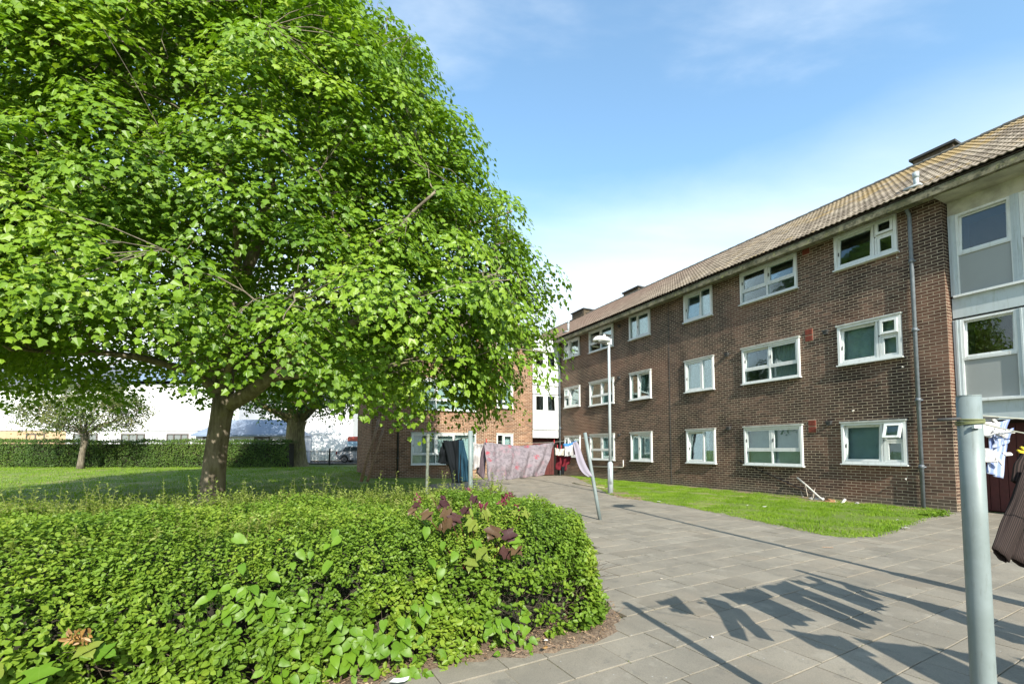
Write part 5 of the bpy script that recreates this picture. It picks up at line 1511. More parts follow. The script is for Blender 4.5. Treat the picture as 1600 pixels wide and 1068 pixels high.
# ---- purple leaved sapling pushing through the hedge --------------------------
PM = {'p': [maple_mesh('leaf', PURPLEL, k) for k in (1, 2)], 'b': [maple_mesh('leaf', BRONZEL, k) for k in (3, 4)], 'y': [maple_mesh('leaf', YELLOWL, k) for k in (5, 6)], 'g': [maple_mesh('leaf', BINDL, 7)]}
def tuft(parent, base, r_, mat, name='young_leaf', n=14, base_o=Vector()):
    P = np.array([tuple(base - base_o)] * n) + rng.normal(0, r_ * .25, (n, 3))
    V, Fc = scatter(P, rng.normal(0, 1, (n, 3)) + (0, -.5, .5), rng.normal(0, .7, (n, 3)) + (0, 0, .4), rng.uniform(.5, 1.1, n) * r_, OVAL_V, OVAL_F, .8)
    link(name, np_mesh(name, V, Fc, mat), parent, kind='stuff')
p1, _ = hedge_hit(740, 870)
sap = thing('purple_maple_sapling', 'purple and bronze leaved maple sapling poking up through the top of the hedge', 'sapling', (p1.x, p1.y + .3, .1))
so_ = Vector((p1.x, p1.y + .3, .1))
stem_m = MB(); 
data = [(700,792,.13,'p'),(735,782,.12,'p'),(722,800,.11,'p'),(662,806,.13,'b'),(690,808,.15,'b'),(706,826,.17,'b'),(715,812,.15,'p'),(730,822,.15,'y'),(738,806,.12,'y'),(775,832,.17,'b'),(792,836,.17,'p'),(804,846,.14,'g'),(782,866,.15,'p'),(800,862,.14,'b'),(742,866,.18,'y'),(752,856,.13,'g'),(738,880,.14,'y'),(765,806,.12,'y'),(815,808,.12,'y'),(800,804,.09,'y'),(672,776,.10,'y'),(692,778,.09,'p'),(768,764,.12,'y'),(756,758,.1,'y'),(652,790,.10,'p'),(640,800,.09,'b')]
for (px, py, s1, k) in data:
    p, _ = hedge_hit(px, py, .09)
    o = bpy.data.objects.new('leaf', random.choice(PM[k])); COL.objects.link(o); o.parent = sap
    s1 *= .70
    dd = Vector((random.gauss(.1, .3), -.75, .75 + random.gauss(0, .25))); tip = Vector((random.gauss(0, .8), random.gauss(-.2, .4), -.45))
    o.matrix_local = Matrix.Translation(p - so_ + Vector((0, 0, s1 * .35))) @ face_rot(dd, tip) @ Matrix.Diagonal((s1, s1, s1 * 2.0, 1))
    q = p - so_ + Vector((0, 0, s1 * .35)); stem_m.tube([q, q * .6 + Vector((0, 0, .15)) , Vector((random.gauss(0, .05), 0, .3))], [.002, .0025, .004], 4, caps=False)
for (px, py) in ((655, 783), (722, 765), (730, 758), (735, 770), (754, 797), (790, 782), (796, 776), (784, 790), (808, 798), (775, 735), (770, 742)):
    p, _ = hedge_hit(px, max(py, 757), .07); p.z += (757 - py) / 711 * p.y if py < 757 else 0
    tuft(sap, p + Vector((0, 0, .02)), .05, REDFL, base_o=so_)
    q = p - so_; stem_m.tube([q, q + Vector((0, .02, -.12))], .0025, 4, caps=False)
link('stem', stem_m.mesh('stem', REDFL), sap, kind='stuff')
# ---- maple seedling at the lower left corner ----------------------------------
p2, _ = hedge_hit(110, 1040)
sd2 = thing('maple_seedling', 'maple seedling with lime green leaves and an orange tip low in the near hedge', 'sapling', (p2.x, p2.y, .1)); so2 = Vector((p2.x, p2.y, .1))
for (px, py, s1, k, tp_) in ((130, 1005, .10, 'y', (.6, -.3, -.3)), (150, 1015, .10, 'g', (.9, -.2, .1)), (62, 1040, .13, 'g', (.4, -.3, -.6)), (60, 1065, .12, 'g', (-.3, -.4, -.5)), (5, 1045, .10, 'y', (-.5, -.3, -.4))):
    p, _ = hedge_hit(px, py, .10); o = bpy.data.objects.new('leaf', random.choice(PM[k])); COL.objects.link(o); o.parent = sd2
    o.matrix_local = Matrix.Translation(p - so2) @ face_rot(Vector((.1, -.5, .85)), Vector(tp_)) @ Matrix.Diagonal((s1, s1, s1, 1))
for (px, py) in ((112, 998), (122, 1002), (130, 996)):
    p, _ = hedge_hit(px, py, .11); tuft(sd2, p, .045, ORANGEL, base_o=so2)
for (px, py) in ((330, 935), (432, 845)):
    p, _ = hedge_hit(px, py, .03); m = MB(); m.add([tuple(v) for v in OVAL_V * .03], [tuple(f) for f in OVAL_F])
    o = single('fallen_leaf', m, simple('yellow_leaf', (.45, .30, .03), .6), 'tiny yellow leaf caught on the hedge ' + ('above the vine patch' if px < 400 else 'below the small tree trunk'), 'leaf', p); o.rotation_euler = (.6, .3, px)

# ================================================================== STREET LAMP
def street_lamp(base, label, ang_head):
    c = thing('street_lamp', label, 'street lamp', base, 0, 'street lamps')
    m = MB(); m.tube([(0,0,-.05),(0,0,1.0),(0,0,1.06)], [.088,.088,.05], 14); m.box(-.04, -.095, .35, .04, -.08, .85)
    b = link('base_column', m.mesh('base_column', GALV, True), c)
    m = MB(); m.tube([(0,0,1.06),(0,0,4.95)], [.05,.042], 14); link('pole', m.mesh('pole', GALV, True), c)
    hd_ = MB(); dx, dy = math.cos(ang_head), math.sin(ang_head)
    n_ = 20; prof = [(0, .16), (.10, .155), (.22, .13), (.30, .07), (.32, .0), (.30, -.012), (.0, -.02)]
    vs = []
    for r__, z in prof:
        for k in range(n_):
            q = 2 * math.pi * k / n_; rx = r__ * math.cos(q); ry = r__ * .62 * math.sin(q)
            sgn = rx - .26; zz = z
            vs.append(((sgn + .0) * 1, ry, 4.98 + zz * (1 if rx < 0.05 else 1)))
    fs = [(i*n_+k, i*n_+(k+1)%n_, (i+1)*n_+(k+1)%n_, (i+1)*n_+k) for i in range(len(prof)-1) for k in range(n_)]
    T = Matrix.Rotation(ang_head - math.pi, 4, 'Z')
    hd_.add([T @ Vector(v) for v in vs], fs)
    hd_.box(-.10, -.06, 4.88, .07, .06, 5.06, T=T)
    link('lamp_head', hd_.mesh('lamp_head', LAMPWHITE, False), c)
    m = MB(); m.tube([(-.17, 0, 5.13), (-.17, 0, 5.20)], .04, 10); m.v = [tuple(T @ Vector(v)) for v in m.v]; link('photocell', m.mesh('photocell', LAMPWHITE), c)
    m = MB(); m.box(-.46, -.13, 4.93, -.10, .13, 4.968, T=T); link('lens', m.mesh('lens', simple('lamp_lens', (.25, .27, .27), .2, .02)), c)
    return c
lb = ground(954, 772.5)
street_lamp(lb, 'pale grey street lamp at the edge of the grass strip before the flats', R(200))
street_lamp(Vector((4.86, 3.72, .03)), 'street lamp outside the picture whose thin shadow crosses the paving', R(30))

# ================================================================== WASHING POLES AND LINES
def wpole(name, base, top, r_, mat, label, cap=True, extras=None, group='washing line poles'):
    base, top = Vector(base), Vector(top)
    c = thing(name, label, 'washing pole', base, 0, group)
    d = top - base; m = MB()
    m.tube([Vector((0, 0, 0)) - d * .01, d * .33, d * .66, d], r_, 24); link('post', m.mesh('post', mat, True), c)
    u = d.normalized()
    m = MB(); m.tube([d + u * .0005, d + u * .006], r_ * .995, 24); link('cap', m.mesh('cap', mat), c)
    if extras: extras(c, d, u)
    return c
PB = Vector((1.80, 1.79, .03)); PTp = Vector((1.782, 1.768, 1.655))
def ext1(c, d, u):
    for k, z in enumerate((.088, .096, .104)):
        m = MB(); q = d - u * z; pts = [q + Vector((math.cos(a) * .0402, math.sin(a) * .0402, .003 * math.sin(a + k))) for a in np.linspace(0, 6.283, 25)]
        m.tube(pts, .0035, 5, caps=False); link('cord_loop', m.mesh('cord_loop', CORD, True), c)
    m = MB(); q = d - u * .085; m.tube([q + Vector((-.115, .01, -.002)), q + Vector((-.04, .0, 0)), q + Vector((.04, .0, .002)), q + Vector((.10, -.01, .004))], [.0035, .006, .006, .0055], 8); link('line_hook', m.mesh('line_hook', LEAD, True), c)
    m = MB(); q = d - u * .118; m.box(q.x - .03, q.y - .047, q.z - .006, q.x - .004, q.y - .036, q.z + .006); link('tag', m.mesh('tag', WHITE), c)
wpole('washing_pole', PB, PTp, .0365, POLEBLUE, 'thick pale blue grey washing pole with cord round its top nearest the camera', extras=ext1)
P2b = ground(938, 814); P2t = at(914, 676, P2b.y + .05)
def ext2(c, d, u):
    m = MB(); q = d - u * .10; m.tube([q, q + Vector((.06, -.03, .01)), q + Vector((.09, -.03, -.02))], .009, 6); link('line_hook', m.mesh('line_hook', PIPEGREY), c)
wpole('washing_pole', P2b, P2t, .037, POLEBLUE, 'leaning pale blue washing pole on the paving in front of the street lamp', extras=ext2)
YP3 = 8.2
P3t = at(735, 673, YP3); P3b = Vector((P3t.x + .015, P3t.y, .02))
wpole('washing_pole', P3b, P3t, .040, POLEBLUE, 'upright pale blue washing pole between the dark clothes and the floral sheet')
P4t = at(669, 678, 8.6); P4b = Vector((P4t.x - .02, P4t.y, .02))
wpole('washing_pole', P4b, P4t, .030, POLEMOSS, 'thin flaking mossy pole in front of the white ground floor window of the wing')
PBt = Vector((4.1, 2.93, 1.66)); wpole('washing_pole', (4.1, 2.93, .03), PBt, .038, POLEBLUE, 'washing pole just outside the picture behind the near pole')
PCt = Vector((5.25, .45, 1.66)); wpole('washing_pole', (5.25, .45, .03), PCt, .038, POLEBLUE, 'washing pole outside the picture at the far corner of the drying square')
def wline(a, b, sag, label, name='washing_line'):
    a, b = Vector(a), Vector(b); pts = []
    for i in range(13):
        t = i / 12; p = a.lerp(b, t); p.z -= sag * 4 * t * (1 - t); pts.append(p - a)
    m = MB(); m.tube(pts, .0028, 5); return single(name, m, LINE, label, 'washing line', a, 'washing lines')
wline(PTp - Vector((0, 0, .09)), PBt - Vector((0, 0, .08)), .07, 'washing line running right from the nearest pole')
wline(PBt - Vector((0, 0, .08)), PCt - Vector((0, 0, .08)), .10, 'washing line outside the picture that carries the clothes whose shadows fall on the paving')
wline(P3t - Vector((0, 0, .12)), P2t - Vector((0, 0, .10)), .10, 'washing line carrying the pink floral sheet')
wline(P4t - Vector((0, 0, .06)), P3t - Vector((0, 0, .10)), .05, 'washing line carrying the dark navy garment')

# ---- clothes -------------------------------------------------------------------
def cloth_mat(name, col, col2=None, kind='plain', sc=8, trans=.25):
    m, t, b = new_mat(name); p = node(t, 'ShaderNodeTexCoord').outputs['Object']
    c = mixc(t, mrange(t, noise_(t, 5, 4, .6, p), .3, .7), col, tuple(x * .86 for x in col))
    if kind == 'stripe':
        s_ = node(t, 'ShaderNodeSeparateXYZ'); uv = node(t, 'ShaderNodeAttribute', attribute_name='st').outputs['Fac']
        w1 = mth(t, 'SINE', mth(t, 'MULTIPLY', uv, sc)); c = mixc(t, mrange(t, w1, .0, .5), c, col2)
    if kind == 'floral':
        v = node(t, 'ShaderNodeTexVoronoi', {'Scale': 5.5}); v.feature = 'F1'; nv = noise_(t, 9, 4, .7, p)
        vv = node(t, 'ShaderNodeVectorMath', operation='ADD'); t.links.new(p, vv.inputs[0]); 
        cb = node(t, 'ShaderNodeCombineXYZ', {0: mth(t, 'MULTIPLY', nv, .12), 1: 0.0, 2: mth(t, 'MULTIPLY', noise_(t, 8, 3, .6, p), .12)}); t.links.new(cb.outputs[0], vv.inputs[1])
        t.links.new(vv.outputs[0], v.inputs['Vector'])
        rd = mrange(t, v.outputs['Distance'], .34, .20)
        pick = mrange(t, node(t, 'ShaderNodeSeparateColor', {0: v.outputs['Color']}).outputs[0], .45, .6)
        c = mixc(t, mrange(t, noise_(t, 16, 4, .7, p), .45, .6, 0, .55), c, (.12, .105, .115))
        c = mixc(t, mth(t, 'MULTIPLY', mth(t, 'MULTIPLY', rd, pick), mrange(t, noise_(t, 28, 3, .7, p), .38, .58)), c, (.36, .08, .10))
        c = mixc(t, mth(t, 'MULTIPLY', mrange(t, noise_(t, 6, 4, .6, p), .55, .66), .55), c, (.36, .22, .25))
    t.links.new(c, b.inputs['Base Color']); b.inputs['Roughness'].default_value = .85; b.inputs['Specular IOR Level'].default_value = .2
    tr = node(t, 'ShaderNodeBsdfTranslucent'); t.links.new(c, tr.inputs[0])
    mxs = node(t, 'ShaderNodeMixShader', {0: trans}); t.links.new(b.outputs[0], mxs.inputs[1]); t.links.new(tr.outputs[0], mxs.inputs[2])
    t.links.new(mxs.outputs[0], t.nodes['Material Output'].inputs[0]); return m
def cloth(name, tl, tr, bl, br_, mat, label, cat='laundry', folds=5, amp=.025, belly=(0, 0, 0), shape=None, nu=36, nv=28, sag=.02, group=None, parent=None, seed=1, puck=.0):
    tl, tr, bl, br_ = map(Vector, (tl, tr, bl, br_)); o_ = tl.copy() if parent is None else Vector((0, 0, 0))
    nrm = (tr - tl).cross(bl - tl).normalized(); belly = Vector(belly)
    V = []; st = []; keepv = {}
    for j in range(nv + 1):
        for i in range(nu + 1):
            u, v = i / nu, j / nv
            p = (tl.lerp(tr, u)).lerp(bl.lerp(br_, u), v)
            p += nrm * amp * (math.sin(u * folds * 6.283 + v * 2.2 + seed) * (.3 + .7 * v) + .5 * math.sin(u * folds * 13 + seed * 3 - v * 3) * .5)
            p += nrm * amp * 1.2 * mnoise.noise((u * 3 + seed, v * 3, 0))
            p += belly * math.sin(v * math.pi * .8) * (.5 + .5 * math.sin(u * math.pi))
            p.z -= sag * math.sin(u * math.pi) * (1 - v) + puck * abs(math.sin(u * math.pi * 3)) * (1 - v)
            V.append(p - o_); st.append(u)
    fs = []
    for j in range(nv):
        for i in range(nu):
            if shape and not shape((i + .5) / nu, (j + .5) / nv): continue
            a = j * (nu + 1) + i; fs.append((a, a + 1, a + nu + 2, a + nu + 1))
    me = bpy.data.meshes.new(name); me.from_pydata([tuple(v) for v in V], [], fs); me.materials.append(mat)
    a = me.attributes.new('st', 'FLOAT', 'POINT'); a.data.foreach_set('value', st)
    me.polygons.foreach_set('use_smooth', [True] * len(fs)); me.update()
    if parent is None: o = single(name, me, mat, label, cat, o_, group)
    else: o = link(name, me, parent)
    sd = o.modifiers.new('thickness', 'SOLIDIFY'); sd.thickness = .003
    return o
LG = 'washing on the far lines'
def AP(px, py, Y): return at(px, py, Y)
cloth('floral_sheet', AP(757, 690, 8.35), AP(868, 691, 9.0), AP(762, 752, 8.2), AP(848, 742, 8.7), cloth_mat('pink_floral_cotton', (.29, .25, .27), kind='floral', trans=.3), 'pink and grey floral bed sheet blowing on the line beside the leaning pole', 'bed sheet', 4, .05, (0, -.12, 0), nu=60, nv=40, sag=.06, group=LG, seed=2)
cloth('sheet_fold', AP(757, 690, 8.35), AP(762, 700, 8.45), AP(744, 738, 8.5), AP(757, 750, 8.3), cloth_mat('dark_mauve_cotton', (.16, .12, .14)), 'dark mauve turned back cloth at the edge of the floral sheet', 'laundry', 2, .02, nu=10, nv=16, group=LG)
NAVY = cloth_mat('navy_cotton', (.004, .006, .008), trans=.03); TEAL = cloth_mat('teal_cotton', (.014, .05, .08), trans=.1)
cloth('dark_dress', AP(692, 687, 8.35), AP(722, 684, 8.25), AP(707, 754, 8.25), AP(724, 754, 8.2), NAVY, 'long black and navy dress hanging from the line beside the mossy pole', 'dress', 2, .03, (.0, -.06, 0), nu=24, nv=30, group=LG, sag=.03)
cloth('dark_sleeve_top', AP(691, 690, 8.4), AP(706, 688, 8.35), AP(683, 722, 8.45), AP(704, 727, 8.3), NAVY, 'small dark top with gathered sleeves blowing left of the long dress', 'laundry', 2, .05, nu=16, nv=16, group=LG, seed=5)
cloth('teal_skirt', AP(717, 686, 8.2), AP(724, 686, 8.22), AP(716, 753, 8.15), AP(738, 752, 8.3), TEAL, 'teal blue skirt with deep folds hanging beside the blue pole', 'skirt', 3, .04, nu=20, nv=24, group=LG, seed=3)
WHC = cloth_mat('white_cotton', (.60, .58, .58), trans=.4); PCH = cloth_mat('cream_cotton', (.62, .58, .50), trans=.35)
cloth('white_shirt', AP(738, 690, 8.4), AP(757, 693, 8.5), AP(740, 735, 8.35), AP(752, 726, 8.5), WHC, 'crumpled white and lilac shirt between the blue pole and the floral sheet', 'shirt', 3, .05, nu=16, nv=20, group=LG, seed=4)
cloth('cream_cloth', AP(867, 699, 9.05), AP(882, 700, 9.1), AP(868, 711, 9.0), AP(881, 711, 9.1), PCH, 'small cream cloth pegged just right of the floral sheet', 'laundry', 2, .02, nu=12, nv=8, group=LG)
def undershape(u, v): return not (v > .55 and .35 < u < .62) and not (v > .35 and u < .12)
cloth('white_romper', AP(882, 697, 9.1), AP(896, 693, 9.15), AP(883, 713, 9.05), AP(897, 711, 9.15), WHC, 'small white romper pegged beside the cream cloth', 'laundry', 2, .02, shape=undershape, nu=16, nv=14, group=LG)
cloth('blue_cloth', AP(880, 693, 9.12), AP(900, 688, 9.2), AP(882, 699, 9.1), AP(902, 699, 9.2), cloth_mat('bright_blue_cotton', (.06, .22, .5)), 'bright blue strip of cloth along the line near the leaning pole', 'laundry', 2, .02, nu=14, nv=8, group=LG)
cloth('red_top', AP(870, 711, 9.3), AP(892, 711, 9.35), AP(868, 733, 9.3), AP(889, 736, 9.35), cloth_mat('dark_red_cotton', (.13, .012, .02), trans=.1), 'dark red top hanging below the cream cloth', 'laundry', 2, .04, shape=lambda u, v: not (v > .6 and u > .75), nu=16, nv=14, group=LG, seed=6)
cloth('black_sock', AP(877, 727, 9.3), AP(883, 727, 9.3), AP(877, 741, 9.3), AP(881, 741, 9.3), NAVY, 'small black sock hanging under the dark red top', 'sock', 1, .01, nu=6, nv=8, group=LG)
# lilac strip
m = MB(); pts = [AP(x, y, Y) for x, y, Y in ((898, 690, 9.15), (902, 700, 9.1), (905, 714, 9.05), (910, 728, 9.0), (916, 738, 8.95), (923, 744, 8.9))]
wd = [.06, .07, .085, .09, .085, .05]; v = []
for p, w2 in zip(pts, wd):
    for k in range(5): v.append(p + Vector(((k / 4 - .5) * w2 * 1.6, .02 * math.sin(k * 1.7), (k / 4 - .5) * w2 * .5)) - pts[0])
m.add(v, [(i*5+k, i*5+k+1, (i+1)*5+k+1, (i+1)*5+k) for i in range(5) for k in range(4)])
o = single('lilac_scarf', m, cloth_mat('lilac_cotton', (.38, .35, .41), trans=.35), 'long lilac cloth blown into a curve beside the leaning pole', 'laundry', pts[0], LG, True)
o.modifiers.new('sub', 'SUBSURF').render_levels = 2; o.modifiers.new('thickness', 'SOLIDIFY').thickness = .004
def peg(p, label, mat, d=(0, 0, 1), L=.07):
    m = MB(); dv = Vector(d).normalized(); sx = dv.orthogonal().normalized()
    m.tube([-dv * L * .5 + sx * .006, dv * L * .5 + sx * .002], [.004, .0055], 6); m.tube([-dv * L * .5 - sx * .006, dv * L * .5 - sx * .002], [.004, .0055], 6)
    return single('clothes_peg', m, mat, label, 'clothes peg', p, 'clothes pegs')
REDP = simple('red_plastic', (.45, .03, .04), .4, .05); YELP = simple('yellow_plastic', (.6, .45, .04), .4, .05); WHP = simple('white_plastic_peg', (.68, .67, .64), .4, .05)
for i, (px, py, lab) in enumerate(((871, 697, 'red peg at the left corner of the cream cloth'), (877, 698, 'red peg on the right corner of the cream cloth'), (866, 689, 'red peg holding the right corner of the floral sheet'), (708, 684, 'pale peg on the neck of the black dress'), (760, 688, 'red peg on the left corner of the floral sheet'))):
    peg(at(px, py, 9.0 if px > 800 else 8.3), lab, REDP if 'red' in lab else WHP)

# near right: blue and white garment and brown striped trousers
BW = thing('baby_top', 'small pale blue and white garment pegged to the line beside the nearest pole', 'laundry', (0, 0, 0))
Yg = 2.0
LBLUE = cloth_mat('pale_blue_striped', (.50, .56, .68), (.26, .34, .60), 'stripe', 40, trans=.35)
cloth('body', at(1546, 662, Yg), at(1577, 655, Yg + .1), at(1541, 737, Yg - .02), at(1562, 747, Yg + .02), LBLUE, '', parent=BW, folds=2, amp=.008, nu=24, nv=24, seed=3, sag=0)
cloth('sleeve', at(1553, 682, Yg - .02), at(1582, 668, Yg + .06), at(1552, 700, Yg - .02), at(1574, 692, Yg + .05), LBLUE, '', parent=BW, folds=2, amp=.006, nu=14, nv=14, seed=5, sag=0)
FRL = cloth_mat('white_frill', (.66, .66, .65), trans=.4)
for k, (a, b, c_, d) in enumerate((((1532, 657), (1562, 662), (1533, 680), (1548, 684)), ((1538, 700), (1562, 706), (1537, 722), (1560, 722)), ((1556, 664), (1574, 676), (1550, 676), (1570, 684)))):
    cloth('frill', at(*a, Yg - .03), at(*b, Yg - .03), at(*c_, Yg - .04), at(*d, Yg - .04), FRL, '', parent=BW, folds=4, amp=.007, nu=20, nv=10, seed=k, sag=0)
for i, (px, py, d, lab) in enumerate(((1578, 674, (1, .1, -.05), 'white peg sticking out beside the upper frill of the baby top'), (1574, 709, (1, .1, .02), 'white peg sticking out beside the lower frill of the baby top'), (1562, 720, (.6, 0, -.8), 'white peg pointing down from the lower frill of the baby top'), (1553, 656, (.6, 0, -.6), 'white peg fixing the baby top to the line by the pole'))):
    peg(at(px, py, Yg - .03), lab, WHP, d, .035)
TRO = thing('striped_trousers', 'dark brown ribbed striped trousers blowing sideways at the right edge', 'trousers', at(1610, 700, 2.15))
TO = at(1610, 700, 2.15)
TRM = cloth_mat('brown_ribbed_fabric', (.012, .009, .008), (.042, .028, .024), 'stripe', 230, trans=.05)
def leg(p0, p1, p2, r0, r1, r2):
    P_ = [Vector(p0), Vector(p1), Vector(p2)]; m = MB(); n_ = 28; v = []; st = []
    ks = 14
    for i in range(ks + 1):
        t = i / ks; p = P_[0] * (1 - t) ** 2 + P_[1] * 2 * t * (1 - t) + P_[2] * t * t; r__ = r0 + (r2 - r0) * t + (r1 - (r0 + r2) / 2) * 2 * t * (1 - t)
        tg = ((P_[1] - P_[0]) * (1 - t) + (P_[2] - P_[1]) * t).normalized(); x = tg.cross(Vector((0, 1, 0))).normalized(); y = tg.cross(x)
        for k in range(n_):
            q = 2 * math.pi * k / n_; w = 1 + .10 * math.sin(q * 3 + i * .35) + .09 * math.sin(q * 7 - i * .22) + .05 * math.sin(i * .9)
            v.append(p - TO + (x * math.cos(q) + y * math.sin(q) * .38) * r__ * w); st.append(k / n_)
    f = [(i*n_+k, i*n_+(k+1)%n_, (i+1)*n_+(k+1)%n_, (i+1)*n_+k) for i in range(ks) for k in range(n_)]
    me = bpy.data.meshes.new('leg'); me.from_pydata([tuple(a) for a in v], [], f); me.materials.append(TRM)
    a = me.attributes.new('st', 'FLOAT', 'POINT'); a.data.foreach_set('value', st); me.polygons.foreach_set('use_smooth', [True] * len(f)); me.update()
    o = link('leg', me, TRO); o.modifiers.new('thickness', 'SOLIDIFY').thickness = .004
leg(at(1612, 745, 2.15), at(1586, 810, 2.1), at(1563, 868, 2.02), .052, .050, .042)
leg(at(1628, 745, 2.2), at(1610, 815, 2.15), at(1593, 880, 2.1), .054, .052, .043)
leg(at(1625, 700, 2.2), at(1616, 725, 2.18), at(1612, 762, 2.16), .070, .085, .085)
for (x, y, lab) in ((1604, 701, 'upper yellow peg above the striped trousers'), (1599, 706, 'lower yellow peg above the striped trousers')): peg(at(x, y, 2.12), lab, YELP, (1, 0, -.2), .05)

# off picture clothes on the right hand lines: they throw the shadows on the paving
SH = 'washing on the lines at the right, outside the picture'
def online(a, b, t, z=1.53): p = Vector(a).lerp(Vector(b), t); p.z = z; return p
GC = [cloth_mat('grey_jersey', (.22, .22, .24)), cloth_mat('green_cotton', (.10, .2, .13)), cloth_mat('white_sheet', (.6, .6, .6)), cloth_mat('denim', (.06, .09, .16)), cloth_mat('rust_cotton', (.3, .1, .05))]
off = Vector((-.13, -.05, 0))
def hang(a, b, t0, t1, drop, mi, label, shp=None, wind=-.16, name='garment'):
    tl, tr = online(a, b, t0), online(a, b, t1)
    w = Vector((wind, wind * .35, 0))
    cloth(name, tl, tr, tl + Vector((0, 0, -drop)) + w, tr + Vector((0, 0, -drop * .94)) + w * 1.2, GC[mi], label, 'laundry', 3, .03, nu=22, nv=22, shape=shp, group=SH, seed=mi)
def tee(u, v): return (v < .38) or (.2 < u < .8)
def trou(u, v): return v < .35 or u < .44 or u > .56
def vest(u, v): return (v < .2 and (u < .3 or u > .7)) or (v >= .2 and .08 < u < .92)
hang(PTp, PBt, .40, .60, .55, 0, 'grey t shirt third along the right hand line outside the picture', tee, -.12)
hang(PTp, PBt, .63, .80, .72, 3, 'denim trousers fourth along the right hand line outside the picture', trou, -.16)
hang(PTp, PBt, .82, .97, .62, 1, 'green vest beside the far pole of the right hand line', vest, -.14)
wline(PTp - Vector((0, 0, .07)), PCt - Vector((0, 0, .10)), .12, 'washing line running diagonally across the drying square outside the picture')
hang(PTp, PCt, .30, .40, .62, 0, 'grey t shirt first on the diagonal line outside the picture', tee, -.2)
hang(PTp, PCt, .42, .54, .8, 2, 'white pillowcase second on the diagonal line outside the picture', None, -.28)
hang(PTp, PCt, .55, .64, .9, 3, 'dark jeans third on the diagonal line outside the picture', trou, -.25)
hang(PTp, PCt, .67, .78, .6, 4, 'rust coloured vest fourth on the diagonal line outside the picture', vest, -.2)
hang(PBt, PCt, .04, .12, .35, 0, 'small grey cloth first on the second line outside the picture', None, -.2)
hang(PBt, PCt, .20, .38, .78, 2, 'white towel second on the second line outside the picture', None, -.30)
hang(PBt, PCt, .40, .53, .95, 3, 'pair of jeans on the second line outside the picture', trou, -.28)
hang(PBt, PCt, .56, .72, .6, 1, 'green t shirt on the second line outside the picture', tee, -.2)
hang(PBt, PCt, .75, .9, .7, 4, 'rust coloured vest on the second line outside the picture', vest, -.2)

# ================================================================== LEANING POLES, DEBRIS
def stick(name, a, b, r0, r1, mat, label, cat, n=8, group=None, k=3):
    a, b = Vector(a), Vector(b); m = MB(); pl = wig(Vector((0, 0, 0)), b - a, k, .02); m.tube(pl, lerp_r(r0, r1, len(pl)), n); return single(name, m, mat, label, cat, a, group, True)
stick('timber_pole', at(564, 752, 18.3), at(592, 655, 18.9), .07, .06, BROWNWOOD, 'left one of two long timber poles leaning by the wing corner', 'timber pole', group='timber poles leaning by the wing')
stick('timber_pole', at(574, 752, 18.3), at(599, 668, 18.9), .06, .05, BROWNWOOD, 'right one of two long timber poles leaning by the wing corner', 'timber pole', group='timber poles leaning by the wing')
def wl(s_, n_, z): return W(s_, n_, z)
def wp(px, py, n_=.3):
    d = ray(px, py); q = O2 + NV * n_; t = (q.dot(NV)) / (d.x * NV.x + d.y * NV.y); p = Vector((0, 0, H)) + d * t; return p
stick('fallen_pipe', wp(1246, 746, .10), wp(1298, 790, .75), .024, .024, PLASTICW, 'white plastic pipe leaning from the wall onto the rubble heap', 'pipe')
stick('broken_pipe', wp(1308, 795, .6), wp(1321, 779, .5), .035, .03, PLASTICW, 'short dirty stub of pipe standing in the rubble', 'pipe')
stick('black_pipe', wp(1311, 793, .35), wp(1332, 797, .38), .045, .045, LEAD, 'short black pipe lying against the foot of the wall', 'pipe')
cnt = 0
for i, (px, py, L) in enumerate(((1245, 790, 30), (1262, 775, -12), (1266, 782, 18), (1258, 788, -20), (1270, 780, 10))):
    a = wp(px, py, .45); b = wp(px + L * .35, py - 16 - 5 * i % 9, .3)
    labs = ['bleached twig standing at the left end of the rubble heap', 'bleached twig curving up behind the leaning pipe', 'thin bleached twig below the middle of the leaning pipe', 'bleached twig bent left towards the grass', 'short bleached twig close under the leaning pipe']
    stick('dead_branch', a, b, .012, .006, BONE, labs[i], 'branch', 5, 'dead branches by the wall')
def rock(p, r_, mat, label, sd, name='rubble_stone', cat='stone', group='rubble by the wall'):
    bm2 = MB(); 
    import bmesh
    b = bmesh.new(); bmesh.ops.create_icosphere(b, subdivisions=2, radius=r_)
    for v in b.verts:
        v.co *= 1 + .55 * mnoise.noise(v.co * (1.6 / r_) + Vector((sd, 0, 0))); v.co.z *= .6
    me = bpy.data.meshes.new(name); b.to_mesh(me); b.free(); me.materials.append(mat)
    return single(name, me, mat, label, cat, p, group)
desc = ['largest pale stone', 'flat pale stone at the left end', 'small stone beside the pipe foot', 'grey lump in front', 'white stone nearest the grass', 'little stone behind the stub of pipe']
for i, (px, py, r_) in enumerate(((1284, 791, .10), (1268, 793, .07), (1294, 793, .06), (1278, 787, .09), (1340, 798, .05), (1304, 799, .04))):
    rock(Vector((*wp(px, py, .5)[:2], .08)), r_, STONE, desc[i] + ' of the rubble heap under the leaning pipe', i * 3.1)
rock(Vector((*wp(1296, 795, .6)[:2], .07)), .13, simple('orange_earth_clod', (.28, .15, .07), .95, .2, 20, bmp=.5), 'orange brown clod of earth at the foot of the leaning pipe', 40, 'earth_clod', 'earth clod', None)
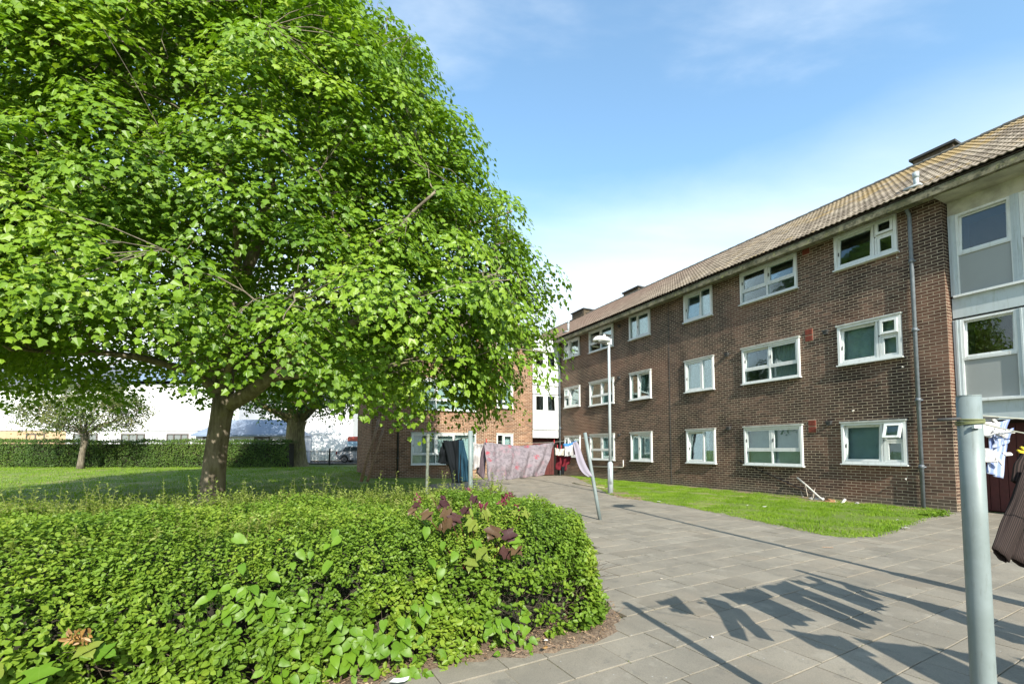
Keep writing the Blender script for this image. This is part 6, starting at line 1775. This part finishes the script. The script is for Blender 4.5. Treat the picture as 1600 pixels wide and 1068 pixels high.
# scraps on the grass and paving
def scrap(px, py, r_, mat, label, name='litter_scrap', z=.07):
    p = ground(px, py, z); m = MB(); n_ = 7; v = [(0, 0, .012)]
    for k in range(n_):
        a = 6.283 * k / n_; q = r_ * random.uniform(.5, 1.1); v.append((math.cos(a) * q * 1.4, math.sin(a) * q, random.uniform(0, .012)))
    m.add(v, [(0, 1 + k, 1 + (k + 1) % n_) for k in range(n_)]); return single(name, m, mat, label, 'litter', p)
scrap(1415, 824, .055, WHP, 'crumpled white paper strip lying near the tip of the grass strip')
scrap(1195, 791, .045, WHP, 'white scrap of paper in the middle of the grass strip')
scrap(1030, 783, .04, WHP, 'white scrap on the grass strip to the right of the street lamp')
scrap(1168, 789, .025, WHP, 'tiny white scrap left of the middle paper scrap on the grass')
scrap(1402, 812, .03, WHP, 'small white scrap on the grass just above the paper strip')
scrap(1034, 904, .012, BONE, 'pale pebble on the paving above the small pennant shadow', z=.045)
scrap(1113, 995, .012, WHP, 'white speck on the paving between the clothes shadows', z=.045)
scrap(1180, 917, .012, LEAD, 'dark speck on the paving left of the clothes shadows', z=.045)
m = MB(); m.tube([(0, 0, 0), (.13, .02, .004)], .005, 5); single('twig', m, BROWNWOOD, 'thin brown twig on the paving below the grass tip', 'twig', ground(1285, 854, .05), rotz=-.6)
scrap(627, 1062, .05, WHP, 'crumpled white wrapper in the soil under the vine leaves', z=.09)
scrap(852, 1012, .018, ORANGEL, 'small orange scrap lying on the planting bed', z=.09)
scrap(853, 1000, .015, WHP, 'small white stone on the planting bed beside the hedge', z=.09)
stick('plank', ground(895, 754, .06), ground(944, 762, .06), .03, .03, simple('pale_wood', (.45, .40, .27), .8, .1), 'pale strip of wood lying on the grass beside the lamp post', 'wood strip')
# collapsed clothes airer near the wing
AO = ground(905, 744, .03)
air = thing('clothes_airer', 'collapsed white wire clothes airer lying by the wall beyond the leaning pole', 'clothes airer', AO)
m = MB()
for a, b in (((-.25, 0, 0), (.35, .1, .75)), ((.2, 0, 0), (.95, .1, .6)), ((-.25, .4, 0), (.3, .5, .7)), ((.35, .1, .75), (.95, .1, .9)), ((-.25, 0, .02), (.2, 0, .02)), ((-.25, 0, .25), (-.25, .1, 0))): m.tube([a, b], .014, 6)
link('frame', m.mesh('frame', WHITE), air)
for k in range(4):
    m = MB(); m.tube([(-.1 + k * .13, .05, .18 + k * .15), (-.05 + k * .13, .48, .2 + k * .15)], .006, 5); link('rod', m.mesh('rod', WHITE), air)
# weeds at the foot of the pier
for i, (px, py, nn2, r_, lab) in enumerate(((1450, 806, 60, .16, 'green weeds growing round the foot of the downpipe'), (1470, 805, 40, .10, 'small weed clump between the downpipe and the corner pier'), (905, 903, 40, .08, 'weed sprig at the edge of the paving beside the hedge corner'), (958, 868, 30, .07, 'thin shoot hanging out of the hedge over the paving'))):
    p = ground(px, py, .04); P = rng.normal(0, r_ * .5, (nn2, 3)) * (1, 1, .35) + (0, 0, .04); P[:, 2] = np.abs(P[:, 2])
    V, Fc = scatter(P, rng.normal(0, .5, (nn2, 3)) + (0, -.3, 1), rng.normal(0, 1, (nn2, 3)), rng.uniform(.04, .09, nn2) * (1 if i < 2 else .5), OVAL_V, OVAL_F, 1.1)
    if i == 3: continue
    link('weed', np_mesh('weed', V, Fc, HEDGEL, np.repeat(rng.random(nn2), 6)), None, p, 0, label=lab, category='weed', group='weeds')
print('TRIS', sum(len(o.data.polygons) for o in SC.objects if o.type == 'MESH'), 'OBJS', len(SC.objects))
